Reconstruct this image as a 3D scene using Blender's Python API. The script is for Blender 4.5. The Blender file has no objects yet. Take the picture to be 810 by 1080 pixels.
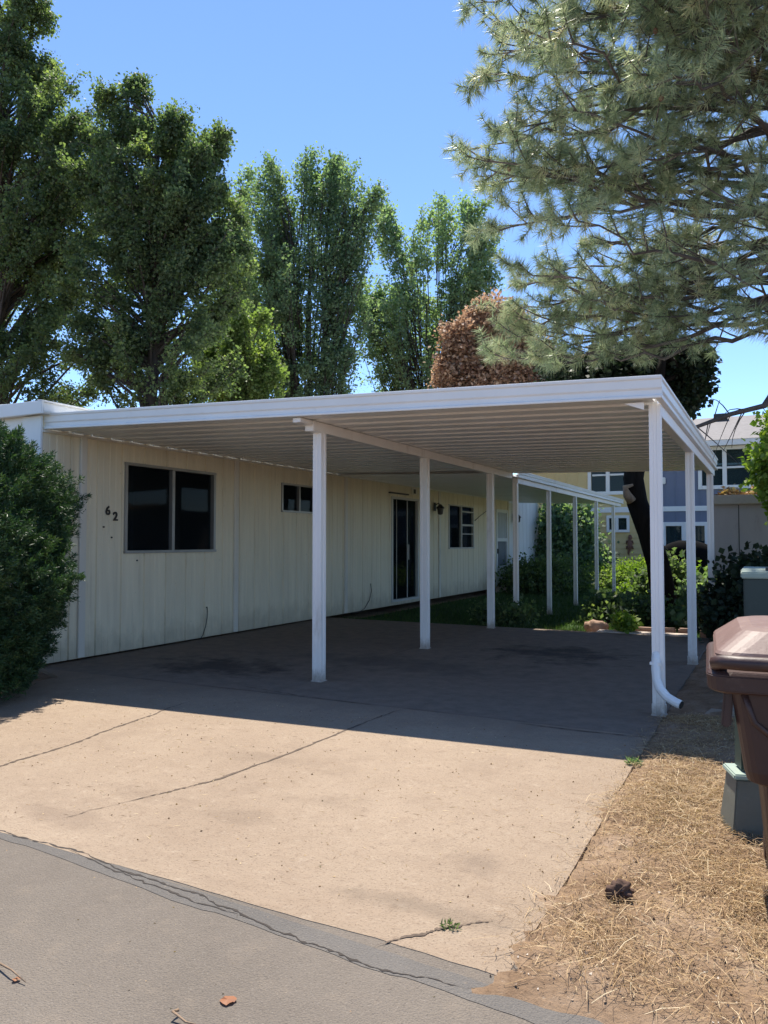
import bpy, bmesh, math, random
import numpy as np
from mathutils import Vector, Matrix

random.seed(7)
RNG = np.random.default_rng(11)
SC = bpy.context.scene
COL = SC.collection
PI = math.pi

# ------------------------------------------------------------------ camera numbers (eye at 1.42 m, pointing along the carport)
F = 811.0; H = 1.42
YAW = math.atan(410 / F); PIT = math.atan(31 / F)
FWD = np.array([-math.sin(YAW) * math.cos(PIT), math.cos(YAW) * math.cos(PIT), math.sin(PIT)])
RIGHT = np.array([math.cos(YAW), math.sin(YAW), 0.0]); UP = np.cross(RIGHT, FWD)
def ray(x, y): return FWD + RIGHT * (x - 405) / F + UP * (540 - y) / F
def gz(x, y, z=0.0):
    d = ray(x, y); return np.array([0, 0, H]) + d * ((z - H) / d[2])
def atY(x, y, Y):
    d = ray(x, y); return np.array([0, 0, H]) + d * (Y / d[1])
def pxm(x, Y):                       # metres per photo pixel at that place
    d = ray(x, 540); return (Y / d[1]) / F

# ------------------------------------------------------------------ materials
def nodes(name):
    m = bpy.data.materials.new(name); m.use_nodes = True
    nt = m.node_tree; nt.nodes.clear()
    out = nt.nodes.new('ShaderNodeOutputMaterial')
    return m, nt, out
def rgba(c): return (c[0], c[1], c[2], 1.0)
def link(nt, a, b): nt.links.new(a, b)
def noise(nt, scale, detail=5, rough=0.6, stretch=(1, 1, 1), loc=(0, 0, 0)):
    tc = nt.nodes.new('ShaderNodeTexCoord'); mp = nt.nodes.new('ShaderNodeMapping')
    mp.inputs['Scale'].default_value = stretch; mp.inputs['Location'].default_value = loc
    n = nt.nodes.new('ShaderNodeTexNoise')
    n.inputs['Scale'].default_value = scale; n.inputs['Detail'].default_value = detail; n.inputs['Roughness'].default_value = rough
    link(nt, tc.outputs['Object'], mp.inputs['Vector']); link(nt, mp.outputs['Vector'], n.inputs['Vector'])
    return n
def ramp(nt, fac, stops):
    r = nt.nodes.new('ShaderNodeValToRGB'); e = r.color_ramp.elements
    while len(e) < len(stops): e.new(0.5)
    for i, (p, c) in enumerate(stops):
        e[i].position = p; e[i].color = rgba(c) if len(c) == 3 else c
    link(nt, fac, r.inputs['Fac']); return r
def mix(nt, fac, a, b, mode='MIX'):
    n = nt.nodes.new('ShaderNodeMix'); n.data_type = 'RGBA'; n.blend_type = mode
    if isinstance(fac, (int, float)): n.inputs[0].default_value = fac
    else: link(nt, fac, n.inputs[0])
    for s, v in ((6, a), (7, b)):
        if isinstance(v, tuple): n.inputs[s].default_value = rgba(v)
        else: link(nt, v, n.inputs[s])
    return n.outputs[2]
def mapr(nt, v, a, b, c=0.0, d=1.0):
    n = nt.nodes.new('ShaderNodeMapRange'); n.interpolation_type = 'SMOOTHSTEP'
    link(nt, v, n.inputs[0])
    for i, q in enumerate((a, b, c, d)): n.inputs[i + 1].default_value = q
    return n.outputs[0]
def math2(nt, op, a, b):
    n = nt.nodes.new('ShaderNodeMath'); n.operation = op
    for i, v in enumerate((a, b)):
        if isinstance(v, (int, float)): n.inputs[i].default_value = v
        else: link(nt, v, n.inputs[i])
    return n.outputs[0]
def princ(nt, out, color, rough=0.6, metal=0.0, spec=0.5, bump=None, bstr=0.3, bdist=0.01):
    p = nt.nodes.new('ShaderNodeBsdfPrincipled')
    if isinstance(color, tuple): p.inputs['Base Color'].default_value = rgba(color)
    else: link(nt, color, p.inputs['Base Color'])
    if isinstance(rough, (int, float)): p.inputs['Roughness'].default_value = rough
    else: link(nt, rough, p.inputs['Roughness'])
    p.inputs['Metallic'].default_value = metal; p.inputs['Specular IOR Level'].default_value = spec
    if bump is not None:
        b = nt.nodes.new('ShaderNodeBump'); b.inputs['Strength'].default_value = bstr; b.inputs['Distance'].default_value = bdist
        link(nt, bump, b.inputs['Height']); link(nt, b.outputs['Normal'], p.inputs['Normal'])
    link(nt, p.outputs[0], out.inputs['Surface']); return p
def paint(name, c, rough=0.45, var=0.12, scale=3.0, stretch=(1, 1, 1), bstr=0.05, spec=0.5, metal=0.0, dirt=None, dirtamt=(0.55, 0.8)):
    m, nt, out = nodes(name)
    n = noise(nt, scale, 6, 0.65, stretch)
    lo = tuple(v * (1 - var) for v in c); hi = tuple(min(1, v * (1 + var)) for v in c)
    col = ramp(nt, n.outputs['Fac'], [(0.3, lo), (0.7, hi)]).outputs['Color']
    if dirt:
        n2 = noise(nt, scale * 2.3, 8, 0.7, stretch, (3, 5, 1))
        col = mix(nt, mapr(nt, n2.outputs['Fac'], dirtamt[0], dirtamt[1], 0, 0.7), col, dirt)
    n3 = noise(nt, 60, 3, 0.6)
    princ(nt, out, col, rough, metal, spec, n3.outputs['Fac'], bstr, 0.004)
    return m
def leafmat(name, stops, trans=0.35, rough=0.6, tcol=1.5, tint=(1.05, 1.15, 0.5)):
    m, nt, out = nodes(name)
    a = nt.nodes.new('ShaderNodeAttribute'); a.attribute_name = 'rnd'
    r = ramp(nt, a.outputs['Fac'], stops)
    p = nt.nodes.new('ShaderNodeBsdfPrincipled'); p.inputs['Roughness'].default_value = rough
    p.inputs['Specular IOR Level'].default_value = 0.35
    link(nt, r.outputs['Color'], p.inputs['Base Color'])
    t = nt.nodes.new('ShaderNodeBsdfTranslucent')
    tc = mix(nt, 1.0, r.outputs['Color'], (tcol * tint[0], tcol * tint[1], tcol * tint[2]), 'MULTIPLY')
    link(nt, tc, t.inputs['Color'])
    s = nt.nodes.new('ShaderNodeMixShader'); s.inputs[0].default_value = trans
    link(nt, p.outputs[0], s.inputs[1]); link(nt, t.outputs[0], s.inputs[2]); link(nt, s.outputs[0], out.inputs['Surface'])
    return m
def glassmat(name, tint=(0.02, 0.025, 0.03), amount=0.75):
    m, nt, out = nodes(name)
    p = nt.nodes.new('ShaderNodeBsdfPrincipled'); p.inputs['Base Color'].default_value = rgba(tint)
    p.inputs['Roughness'].default_value = 0.03; p.inputs['IOR'].default_value = 1.45; p.inputs['Specular IOR Level'].default_value = 0.22
    t = nt.nodes.new('ShaderNodeBsdfTransparent'); t.inputs['Color'].default_value = (0.6, 0.66, 0.66, 1)
    s = nt.nodes.new('ShaderNodeMixShader'); s.inputs[0].default_value = amount
    link(nt, p.outputs[0], s.inputs[1]); link(nt, t.outputs[0], s.inputs[2]); link(nt, s.outputs[0], out.inputs['Surface'])
    return m

def siding_mat(name, c, dirt):
    m, nt, out = nodes(name)
    n = noise(nt, 1.2, 6, 0.6, (1, 6, 0.5))
    col = ramp(nt, n.outputs['Fac'], [(0.25, tuple(v * 0.86 for v in c)), (0.75, tuple(v * 1.07 for v in c))]).outputs['Color']
    # rain streaks
    n2 = noise(nt, 3.0, 6, 0.7, (1, 7, 0.25), (2, 9, 4))
    col = mix(nt, mapr(nt, n2.outputs['Fac'], 0.53, 0.75, 0, 0.55), col, dirt)
    # splashed soil low on the wall
    tc = nt.nodes.new('ShaderNodeTexCoord'); sp = nt.nodes.new('ShaderNodeSeparateXYZ'); link(nt, tc.outputs['Object'], sp.inputs[0])
    n3 = noise(nt, 2.5, 6, 0.7, (1, 1.6, 1))
    zz = math2(nt, 'ADD', sp.outputs['Z'], math2(nt, 'MULTIPLY', n3.outputs['Fac'], -0.9))
    col = mix(nt, mapr(nt, zz, -0.5, 0.0, 0.5, 0.0), col, tuple(v * 0.55 for v in dirt))
    n5 = noise(nt, 22, 3, 0.5, (1, 1, 0.7), (7, 3, 2))
    col = mix(nt, mapr(nt, n5.outputs['Fac'], 0.70, 0.76, 0, 0.5), col, tuple(v * 0.6 for v in dirt))
    princ(nt, out, col, 0.5, 0, 0.4, noise(nt, 9, 3, 0.5, (1, 1, 0.4)).outputs['Fac'], 0.12, 0.01)
    return m

M = {}
M['white'] = paint('white_painted_metal', (0.78, 0.77, 0.745), 0.38, 0.05, 2.0, dirt=(0.55, 0.52, 0.46), dirtamt=(0.6, 0.85))
M['post'] = paint('white_post_paint', (0.83, 0.80, 0.77), 0.42, 0.05, 2.0, (1, 1, 0.3), dirt=(0.5, 0.44, 0.38), dirtamt=(0.56, 0.8))
def grime(m, c, top):
    nt = m.node_tree; p = next(n for n in nt.nodes if n.type == 'BSDF_PRINCIPLED'); src = p.inputs['Base Color'].links[0].from_socket
    tc = nt.nodes.new('ShaderNodeTexCoord'); sp = nt.nodes.new('ShaderNodeSeparateXYZ'); link(nt, tc.outputs['Object'], sp.inputs[0])
    n = noise(nt, 18, 6, 0.7, (1, 1, 0.6), (3, 1, 8)); z = math2(nt, 'ADD', sp.outputs['Z'], math2(nt, 'MULTIPLY', n.outputs['Fac'], -0.35))
    col = mix(nt, mapr(nt, z, -0.2, top, 0.75, 0.0), src, c)
    link(nt, col, p.inputs['Base Color'])
grime(M['post'], (0.24, 0.18, 0.13), 0.02)
M['deck'] = paint('roof_pan_paint', (0.87, 0.865, 0.85), 0.4, 0.06, 1.3, (0.3, 2, 1), dirt=(0.5, 0.45, 0.36), dirtamt=(0.55, 0.8))
M['siding'] = siding_mat('cream_siding', (0.78, 0.70, 0.525), (0.50, 0.435, 0.315))
M['siding_white'] = siding_mat('white_siding', (0.76, 0.78, 0.77), (0.5, 0.5, 0.46))
M['batten'] = paint('batten_paint', (0.68, 0.64, 0.555), 0.5, 0.06, 1.5, (1, 1, 0.3), dirt=(0.4, 0.36, 0.3))
M['house_roof'] = paint('white_roof_coat', (0.80, 0.80, 0.78), 0.55, 0.06, 1.0, dirt=(0.5, 0.48, 0.42))
M['alu'] = paint('dull_aluminium', (0.36, 0.35, 0.33), 0.42, 0.1, 4, metal=0.6)
M['alu_light'] = paint('pale_frame', (0.52, 0.51, 0.48), 0.45, 0.08, 4)
M['glass'] = glassmat('window_glass')
M['glass_far'] = glassmat('far_window_glass', (0.03, 0.05, 0.055), 0.25)
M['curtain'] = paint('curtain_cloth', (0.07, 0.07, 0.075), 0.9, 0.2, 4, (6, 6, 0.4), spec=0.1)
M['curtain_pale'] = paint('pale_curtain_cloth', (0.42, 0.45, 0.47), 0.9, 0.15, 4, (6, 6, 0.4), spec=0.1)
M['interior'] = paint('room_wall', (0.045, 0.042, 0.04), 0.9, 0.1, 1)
M['black'] = paint('black_metal', (0.02, 0.02, 0.02), 0.4, 0.2, 5)
M['num'] = paint('black_number', (0.025, 0.022, 0.02), 0.5, 0.2, 5)
M['door_white'] = paint('door_white', (0.72, 0.74, 0.75), 0.4, 0.04, 2)
M['screen'] = paint('grey_screen', (0.16, 0.18, 0.2), 0.6, 0.15, 3)
M['bin'] = paint('brown_bin_plastic', (0.042, 0.017, 0.014), 0.5, 0.12, 5, bstr=0.25, dirt=(0.10, 0.055, 0.042), dirtamt=(0.55, 0.8))
M['bin_lid'] = paint('pale_bin_lid', (0.15, 0.085, 0.07), 0.55, 0.14, 6, bstr=0.25, dirt=(0.30, 0.21, 0.175), dirtamt=(0.5, 0.75))  # lid brown lighter than the body brown
M['rubber'] = paint('black_rubber', (0.02, 0.02, 0.02), 0.7, 0.2, 8)
M['ugreen'] = paint('utility_green', (0.018, 0.038, 0.035), 0.45, 0.1, 4, dirt=(0.05, 0.065, 0.058))
M['ugreen_top'] = paint('pale_utility_green', (0.30, 0.37, 0.31), 0.5, 0.1, 4, dirt=(0.35, 0.4, 0.36))  # much paler green for the cabinet lid and pedestal shoulder
M['ped'] = paint('grey_green_pedestal', (0.135, 0.145, 0.125), 0.5, 0.1, 5, bstr=0.2, dirt=(0.22, 0.23, 0.2))
M['ped_dark'] = paint('dark_green_pedestal', (0.03, 0.055, 0.045), 0.5, 0.1, 5)
M['wood'] = paint('weathered_board', (0.28, 0.22, 0.16), 0.8, 0.25, 5, (0.5, 6, 6), bstr=0.4, dirt=(0.13, 0.1, 0.07))
M['yellow'] = paint('yellow_siding', (0.66, 0.50, 0.24), 0.6, 0.05, 1, dirt=(0.5, 0.38, 0.18))
M['blue'] = paint('blue_grey_siding', (0.155, 0.18, 0.265), 0.6, 0.06, 1, dirt=(0.13, 0.15, 0.2))
M['trimw'] = paint('far_white_trim', (0.80, 0.80, 0.80), 0.5, 0.03, 1)
M['shingle'] = paint('pale_shingle', (0.19, 0.178, 0.175), 0.85, 0.15, 6, (1, 1, 1), bstr=0.5, dirt=(0.15, 0.14, 0.135))
M['shed'] = paint('grey_shed_panel', (0.36, 0.33, 0.335), 0.65, 0.08, 1.2, (2, 2, 0.5), dirt=(0.2, 0.18, 0.17))
M['shedtrim'] = paint('tan_shed_trim', (0.40, 0.35, 0.30), 0.6, 0.08, 2, dirt=(0.28, 0.24, 0.2))
M['cover'] = paint('black_cover_cloth', (0.006, 0.006, 0.007), 0.9, 0.3, 3, bstr=0.3, spec=0.05)
M['rust'] = paint('rusty_ornament', (0.16, 0.07, 0.045), 0.6, 0.2, 10)
M['rock'] = paint('reddish_rock', (0.36, 0.23, 0.16), 0.9, 0.3, 8, bstr=0.8, dirt=(0.2, 0.13, 0.1))
M['brick'] = paint('edging_stone', (0.30, 0.20, 0.15), 0.9, 0.3, 6, bstr=0.8, dirt=(0.14, 0.1, 0.08))
M['slabc'] = paint('pale_concrete_step', (0.50, 0.42, 0.36), 0.9, 0.15, 8, bstr=0.5, dirt=(0.3, 0.24, 0.2))
M['stick'] = paint('dry_stick', (0.24, 0.16, 0.10), 0.85, 0.3, 20, bstr=0.5)
M['clod'] = paint('brown_clump', (0.085, 0.045, 0.03), 0.9, 0.4, 30, bstr=0.8)
M['dryleaf'] = leafmat('dry_leaf', [(0, (0.26, 0.10, 0.05)), (0.5, (0.42, 0.24, 0.10)), (1, (0.55, 0.40, 0.18))], 0.15, 0.6)
M['straw'] = leafmat('dry_straw', [(0, (0.11, 0.06, 0.03)), (0.4, (0.30, 0.185, 0.09)), (0.75, (0.46, 0.32, 0.165)), (1, (0.66, 0.53, 0.34))], 0.12, 0.6)
M['grit'] = leafmat('soil_grit', [(0, (0.07, 0.045, 0.03)), (0.6, (0.22, 0.15, 0.10)), (0.9, (0.42, 0.35, 0.28)), (1, (0.6, 0.55, 0.48))], 0.0, 0.8)
M['bark'] = paint('grey_bark', (0.048, 0.04, 0.033), 0.9, 0.35, 6, (2, 2, 0.4), bstr=0.8)
M['bark_dark'] = paint('black_bark', (0.016, 0.013, 0.011), 0.95, 0.4, 8, (2, 2, 0.4), bstr=1.0, spec=0.1)
M['bark_pine'] = paint('pine_bark', (0.085, 0.07, 0.06), 0.9, 0.4, 8, (2, 2, 0.5), bstr=1.0)
M['cone'] = paint('cone_brown', (0.16, 0.085, 0.05), 0.8, 0.4, 40, bstr=0.8)
M['scar'] = paint('pale_scar_wood', (0.30, 0.21, 0.14), 0.85, 0.4, 9, bstr=0.6)
G = lambda r, g, b: (r, g, b)
M['leaf_dark'] = leafmat('leaf_dark', [(0, G(.050, .083, .050)), (.6, G(.115, .162, .086)), (1, G(.22, .27, .115))], 0.5)  # bluish haze over the trees put into this green and the next two
M['leaf_mid'] = leafmat('leaf_mid', [(0, G(.085, .14, .10)), (.6, G(.155, .225, .145)), (1, G(.25, .31, .18))], 0.5)
M['leaf_grey'] = leafmat('leaf_grey', [(0, G(.13, .20, .13)), (.6, G(.21, .29, .19)), (1, G(.32, .40, .25))], 0.5)
M['leaf_pale'] = leafmat('leaf_pale', [(0, G(.10, .15, .055)), (.6, G(.17, .235, .085)), (1, G(.27, .33, .13))], 0.5)
M['leaf_brown'] = leafmat('leaf_brown', [(0, G(.21, .11, .07)), (.6, G(.48, .325, .22)), (1, G(.68, .53, .41))], 0.45, 0.6, 1.1, (1.0, 0.95, 0.85))
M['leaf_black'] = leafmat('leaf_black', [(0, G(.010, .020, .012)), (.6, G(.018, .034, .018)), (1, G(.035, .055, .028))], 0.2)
M['leaf_lime'] = leafmat('leaf_lime', [(0, G(.12, .20, .03)), (.6, G(.20, .29, .05)), (1, G(.32, .38, .09))], 0.42)
M['needle'] = leafmat('pine_needle', [(0, G(.16, .215, .125)), (.45, G(.31, .37, .225)), (.85, G(.45, .46, .29)), (1, G(.54, .48, .32))], 0.45, 0.4, 1.05, (1.0, 1.03, 0.85))
M['juniper'] = leafmat('juniper_spray', [(0, G(.018, .046, .022)), (.6, G(.040, .085, .034)), (1, G(.10, .15, .05))], 0.22, 0.5)
M['grassblade'] = leafmat('grass_blade', [(0, G(.022, .052, .012)), (.6, G(.040, .082, .020)), (1, G(.075, .12, .03))], 0.3)

# ------------------------------------------------------------------ object helpers
def tag(o, label=None, cat=None, group=None, kind=None):
    if label: o['label'] = label
    if cat: o['category'] = cat
    if group: o['group'] = group
    if kind: o['kind'] = kind
    return o
def thing(name, label, cat, loc=(0, 0, 0), group=None):
    o = bpy.data.objects.new(name, None); COL.objects.link(o); o.location = loc; o.empty_display_size = 0.2
    return tag(o, label, cat, group)
def root_loc(p):
    v = Vector((0, 0, 0))
    while p is not None:
        v += Vector(p.location); p = p.parent
    return v
class MB:
    def __init__(s): s.v = []; s.f = []; s.m = []
    def add(s, vs, fs, m=0):
        b = len(s.v); s.v += [tuple(p) for p in vs]; s.f += [tuple(b + i for i in f) for f in fs]; s.m += [m] * len(fs)
    def box(s, x0, x1, y0, y1, z0, z1, m=0):
        s.add([(x0, y0, z0), (x1, y0, z0), (x1, y1, z0), (x0, y1, z0), (x0, y0, z1), (x1, y0, z1), (x1, y1, z1), (x0, y1, z1)],
              [(0, 3, 2, 1), (4, 5, 6, 7), (0, 1, 5, 4), (1, 2, 6, 5), (2, 3, 7, 6), (3, 0, 4, 7)], m)
    def obox(s, c, u, v, w, m=0):      # centre + three half-axis vectors
        c, u, v, w = map(Vector, (c, u, v, w))
        pts = [c - u - v - w, c + u - v - w, c + u + v - w, c - u + v - w, c - u - v + w, c + u - v + w, c + u + v + w, c - u + v + w]
        s.add(pts, [(0, 3, 2, 1), (4, 5, 6, 7), (0, 1, 5, 4), (1, 2, 6, 5), (2, 3, 7, 6), (3, 0, 4, 7)], m)
    def extrude(s, prof, fn, a, b, m=0, closed=True):   # fn(profile point, end a or b) -> 3d point
        n = len(prof); A = [fn(p, a) for p in prof]; B = [fn(p, b) for p in prof]
        fs = [(i, (i + 1) % n, n + (i + 1) % n, n + i) for i in range(n if closed else n - 1)]
        if closed: fs += [tuple(range(n))[::-1], tuple(range(n, 2 * n))]
        s.add(A + B, fs, m)
    def tube(s, pts, rad, k=6, m=0, cap=True):
        pts = [Vector(p) for p in pts]; n = len(pts)
        if isinstance(rad, (int, float)): rad = [rad] * n
        base = []; prev = None
        for i, p in enumerate(pts):
            t = (pts[min(i + 1, n - 1)] - pts[max(i - 1, 0)])
            if t.length < 1e-9: t = Vector((0, 0, 1))
            t.normalize()
            if prev is None:
                a = t.cross(Vector((0, 0, 1)))
                if a.length < 0.05: a = t.cross(Vector((1, 0, 0)))
            else:
                a = prev - t * prev.dot(t)
                if a.length < 1e-6: a = t.cross(Vector((1, 0.3, 0)))
            a.normalize(); b = t.cross(a); prev = a
            for j in range(k):
                q = 2 * PI * j / k; base.append(p + (a * math.cos(q) + b * math.sin(q)) * rad[i])
        fs = []
        for i in range(n - 1):
            for j in range(k):
                fs.append((i * k + j, i * k + (j + 1) % k, (i + 1) * k + (j + 1) % k, (i + 1) * k + j))
        if cap: fs += [tuple(range(k))[::-1], tuple((n - 1) * k + j for j in range(k))]
        s.add(base, fs, m)
    def lathe(s, prof, c, k=24, m=0):
        vs = []; n = len(prof)
        for r, z in prof:
            for j in range(k):
                q = 2 * PI * j / k; vs.append((c[0] + r * math.cos(q), c[1] + r * math.sin(q), c[2] + z))
        fs = [(i * k + j, i * k + (j + 1) % k, (i + 1) * k + (j + 1) % k, (i + 1) * k + j) for i in range(n - 1) for j in range(k)]
        fs += [tuple(range(k))[::-1], tuple((n - 1) * k + j for j in range(k))]
        s.add(vs, fs, m)
    def build(s, name, mats, parent=None, smooth=False, bevel=0.0, seg=2):
        me = bpy.data.meshes.new(name)
        off = root_loc(parent)
        me.from_pydata([(p[0] - off.x, p[1] - off.y, p[2] - off.z) for p in s.v], [], s.f)
        if not isinstance(mats, (list, tuple)): mats = [mats]
        for q in mats: me.materials.append(q)
        me.polygons.foreach_set('material_index', s.m)
        if bevel > 0:
            bm = bmesh.new(); bm.from_mesh(me)
            bmesh.ops.remove_doubles(bm, verts=bm.verts, dist=1e-5)
            bmesh.ops.recalc_face_normals(bm, faces=bm.faces)
            es = [e for e in bm.edges if len(e.link_faces) == 2 and e.calc_face_angle(0) > 0.5]
            bmesh.ops.bevel(bm, geom=es, offset=bevel, segments=seg, affect='EDGES', clamp_overlap=True)
            bm.to_mesh(me); bm.free()
        else:
            bm = bmesh.new(); bm.from_mesh(me); bmesh.ops.recalc_face_normals(bm, faces=bm.faces); bm.to_mesh(me); bm.free()
        if smooth: me.shade_smooth()
        o = bpy.data.objects.new(name, me); COL.objects.link(o)
        if parent is not None: o.parent = parent
        return o
def soup(name, V, mat, parent=None, rnd=None):
    """V: (n,k,3) separate polygons with k corners each."""
    n, k, _ = V.shape
    me = bpy.data.meshes.new(name)
    off = np.array(root_loc(parent))
    me.vertices.add(n * k); me.vertices.foreach_set('co', (V.reshape(-1, 3) - off).astype(np.float32).ravel())
    me.loops.add(n * k); me.loops.foreach_set('vertex_index', np.arange(n * k, dtype=np.int32))
    me.polygons.add(n); me.polygons.foreach_set('loop_start', np.arange(0, n * k, k, dtype=np.int32))
    me.update(calc_edges=True)
    if rnd is None: rnd = RNG.random(n)
    at = me.attributes.new('rnd', 'FLOAT', 'FACE'); at.data.foreach_set('value', np.asarray(rnd, dtype=np.float32))
    me.materials.append(mat); me.validate()
    o = bpy.data.objects.new(name, me); COL.objects.link(o)
    if parent is not None: o.parent = parent
    return o
def unit(a): return a / np.maximum(np.linalg.norm(a, axis=-1, keepdims=True), 1e-9)
def leaf_quads(P, D, L, W, fold=0.25, flatup=0.0):
    """rhombic leaves at P pointing along D"""
    n = len(P)
    D = unit(D); R = unit(np.cross(D, RNG.normal(size=(n, 3)) * 0.6 + np.array([0, 0, flatup]))); N = np.cross(R, D)
    L = L[:, None]; W = W[:, None]
    tip = P + D * L; mid = P + D * L * 0.45
    a = mid + R * W + N * W * fold; b = mid - R * W + N * W * fold
    return np.stack([P, a, tip, b], 1)
def needles(P, D, L, W):
    n = len(P); D = unit(D); R = unit(np.cross(D, RNG.normal(size=(n, 3))))
    return np.stack([P - R * W[:, None], P + R * W[:, None], P + D * L[:, None]], 1)
def bez(a, b, c, n):
    t = np.linspace(0, 1, n)[:, None]
    return (1 - t) ** 2 * a + 2 * t * (1 - t) * b + t * t * c

# ------------------------------------------------------------------ trees
def tree(name, label, cat, px, py_top, hw, Y, zlow, leaf, bark, group=None, nl=60, nt=34, nk=34, ls=0.11, rise=0.35, upright=0.3,
         prof=None, trunk_r=0.22, twl=0.9, base=None, gz0=-0.1, spread=0.13, shape_pow=0.5, stems=1, seed=1, droop=0.0, aspect=0.45, trunkpts=None, lobes=None):
    global RNG
    RNG = np.random.default_rng(seed)
    top = atY(px, py_top, Y); R = hw * pxm(px, Y)
    cx, cy, zt = top[0], top[1], top[2]
    bx, by = (cx, cy) if base is None else base
    t = thing(name, label, cat, (bx, by, gz0), group)
    wood = MB(); Ls = []; LD = []; Lr = []
    def axis(f):
        f = np.clip(f, 0, 1)
        return np.array([bx + (cx - bx) * min(1, f * 1.5), by + (cy - by) * min(1, f * 1.5), gz0 + (zt - gz0) * f])
    if trunkpts is not None:
        wood.tube(trunkpts[0], trunkpts[1], 10)
    else:
        for sidx in range(stems):
            q = 2 * PI * sidx / max(1, stems) + 0.6; dx = math.cos(q) * R * 0.35 * (stems > 1); dy = math.sin(q) * R * 0.35 * (stems > 1)
            pts = []; rad = []
            for i in range(9):
                f = i / 8 * (0.72 if lobes else 0.93); p = axis(f)
                pts.append(p + np.array([dx * f ** 0.8 + RNG.normal() * 0.06 * (i > 0), dy * f ** 0.8 + RNG.normal() * 0.06 * (i > 0), 0]))
                rad.append(trunk_r * (1 - 0.9 * f) / (1 + 0.5 * (stems > 1)) * (1.35 if i == 0 else 1))
            wood.tube(pts, rad, 8)
    f0 = (zlow - gz0) / (zt - gz0)
    if lobes: LW = np.array([q[2] * q[3] for q in lobes], float); LW /= LW.sum()
    for i in range(nl):
        u = (i + RNG.random()) / nl
        fe = f0 + (1 - f0) * u ** 0.85
        if lobes:
            lb = lobes[RNG.choice(len(lobes), p=LW)]; lc = atY(lb[0], lb[1], Y + (lb[4] if len(lb) > 4 else 0)); k_ = pxm(lb[0], Y)
            dv = unit(RNG.normal(size=3)) * RNG.uniform(0.35, 1.0) ** 0.5
            e = np.array([lc[0] + dv[0] * lb[2] * k_, lc[1] + dv[1] * lb[2] * k_ * 1.1, lc[2] + dv[2] * lb[3] * k_]); e[2] = max(e[2], zlow - 0.4)
            fe = min(1.0, (e[2] - gz0) / (zt - gz0))
        rel = (fe - f0) / (1 - f0)
        pr = prof(rel) if prof else (max(0.0, math.sin(PI * min(1, 0.12 + rel * 0.88))) ** shape_pow)
        ang = i * 2.39996 + RNG.normal() * 0.4
        if lobes: pr, ang = 1.0, math.atan2(e[1] - cy, e[0] - cx)
        rr = R * pr * RNG.uniform(0.55, 1.12)
        if not lobes: e = axis(fe); e = np.array([cx + rr * math.cos(ang), cy + rr * math.sin(ang), e[2] + RNG.normal() * 0.25])
        st = axis(max(0.12, fe - rise * (0.5 + RNG.random()) * (1 - 0.4 * rel)))
        if stems > 1: st = st + np.array([math.cos(ang), math.sin(ang), 0]) * R * 0.25
        if trunkpts is not None: st = np.array(trunkpts[0][-1 - int(RNG.integers(0, 3))])
        ctl = st + (e - st) * np.array([0.55, 0.55, 0.25 + 0.3 * (1 - upright)]) + RNG.normal(size=3) * 0.12
        cv = bez(st, ctl, e, 9)
        lr = 0.028 + 0.25 * trunk_r * (1 - rel) * 0.6
        wood.tube(cv, list(np.linspace(lr, 0.008, 9)), 5)
        dens = RNG.uniform(0.55, 1.35)
        shade = RNG.normal() * 0.12
        ntw = max(4, int(nt * dens * (0.5 + 0.5 * pr)))
        tt = (0.5 + 0.5 * RNG.random(ntw) ** 0.8) if lobes else 0.25 + 0.75 * RNG.random(ntw) ** 0.8
        idx = tt * 8; i0 = np.minimum(7, idx.astype(int)); fr = (idx - i0)[:, None]
        p0 = cv[i0] * (1 - fr) + cv[i0 + 1] * fr
        tan = unit(cv[i0 + 1] - cv[i0])
        d = unit(tan * (0.5 + upright) + unit(RNG.normal(size=(ntw, 3))) * 1.0 + np.array([0, 0, upright * 1.0 - droop]))
        ln = twl * RNG.uniform(0.4, 1.1, ntw) * (1.1 - 0.5 * tt)
        p1 = p0 + d * ln[:, None]
        for k in range(0, ntw, 2): wood.tube([p0[k], (p0[k] + p1[k]) / 2 + RNG.normal(size=3) * 0.03, p1[k]], [0.011, 0.007, 0.004], 3, cap=False)
        s = RNG.random((ntw, nk)) ** 0.75
        pos = p0[:, None, :] + (p1 - p0)[:, None, :] * s[:, :, None] + RNG.normal(size=(ntw, nk, 3)) * spread * (0.5 + 0.5 * ln[:, None, None])
        dd = d[:, None, :] * 0.7 + RNG.normal(size=(ntw, nk, 3)) * 0.8 + np.array([0, 0, -0.25 - droop])
        Ls.append(pos.reshape(-1, 3)); LD.append(dd.reshape(-1, 3))
        Lr.append(np.clip(0.45 + shade + RNG.normal(size=ntw * nk) * 0.2, 0, 1))
    P = np.concatenate(Ls); D = np.concatenate(LD); n = len(P)
    L = ls * RNG.uniform(0.45, 1.5, n)
    wood.build('trunk', bark, t, smooth=True)
    soup('crown', leaf_quads(P, D, L, L * aspect, 0.25, 0.7), leaf, t, np.concatenate(Lr))
    return t

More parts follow.
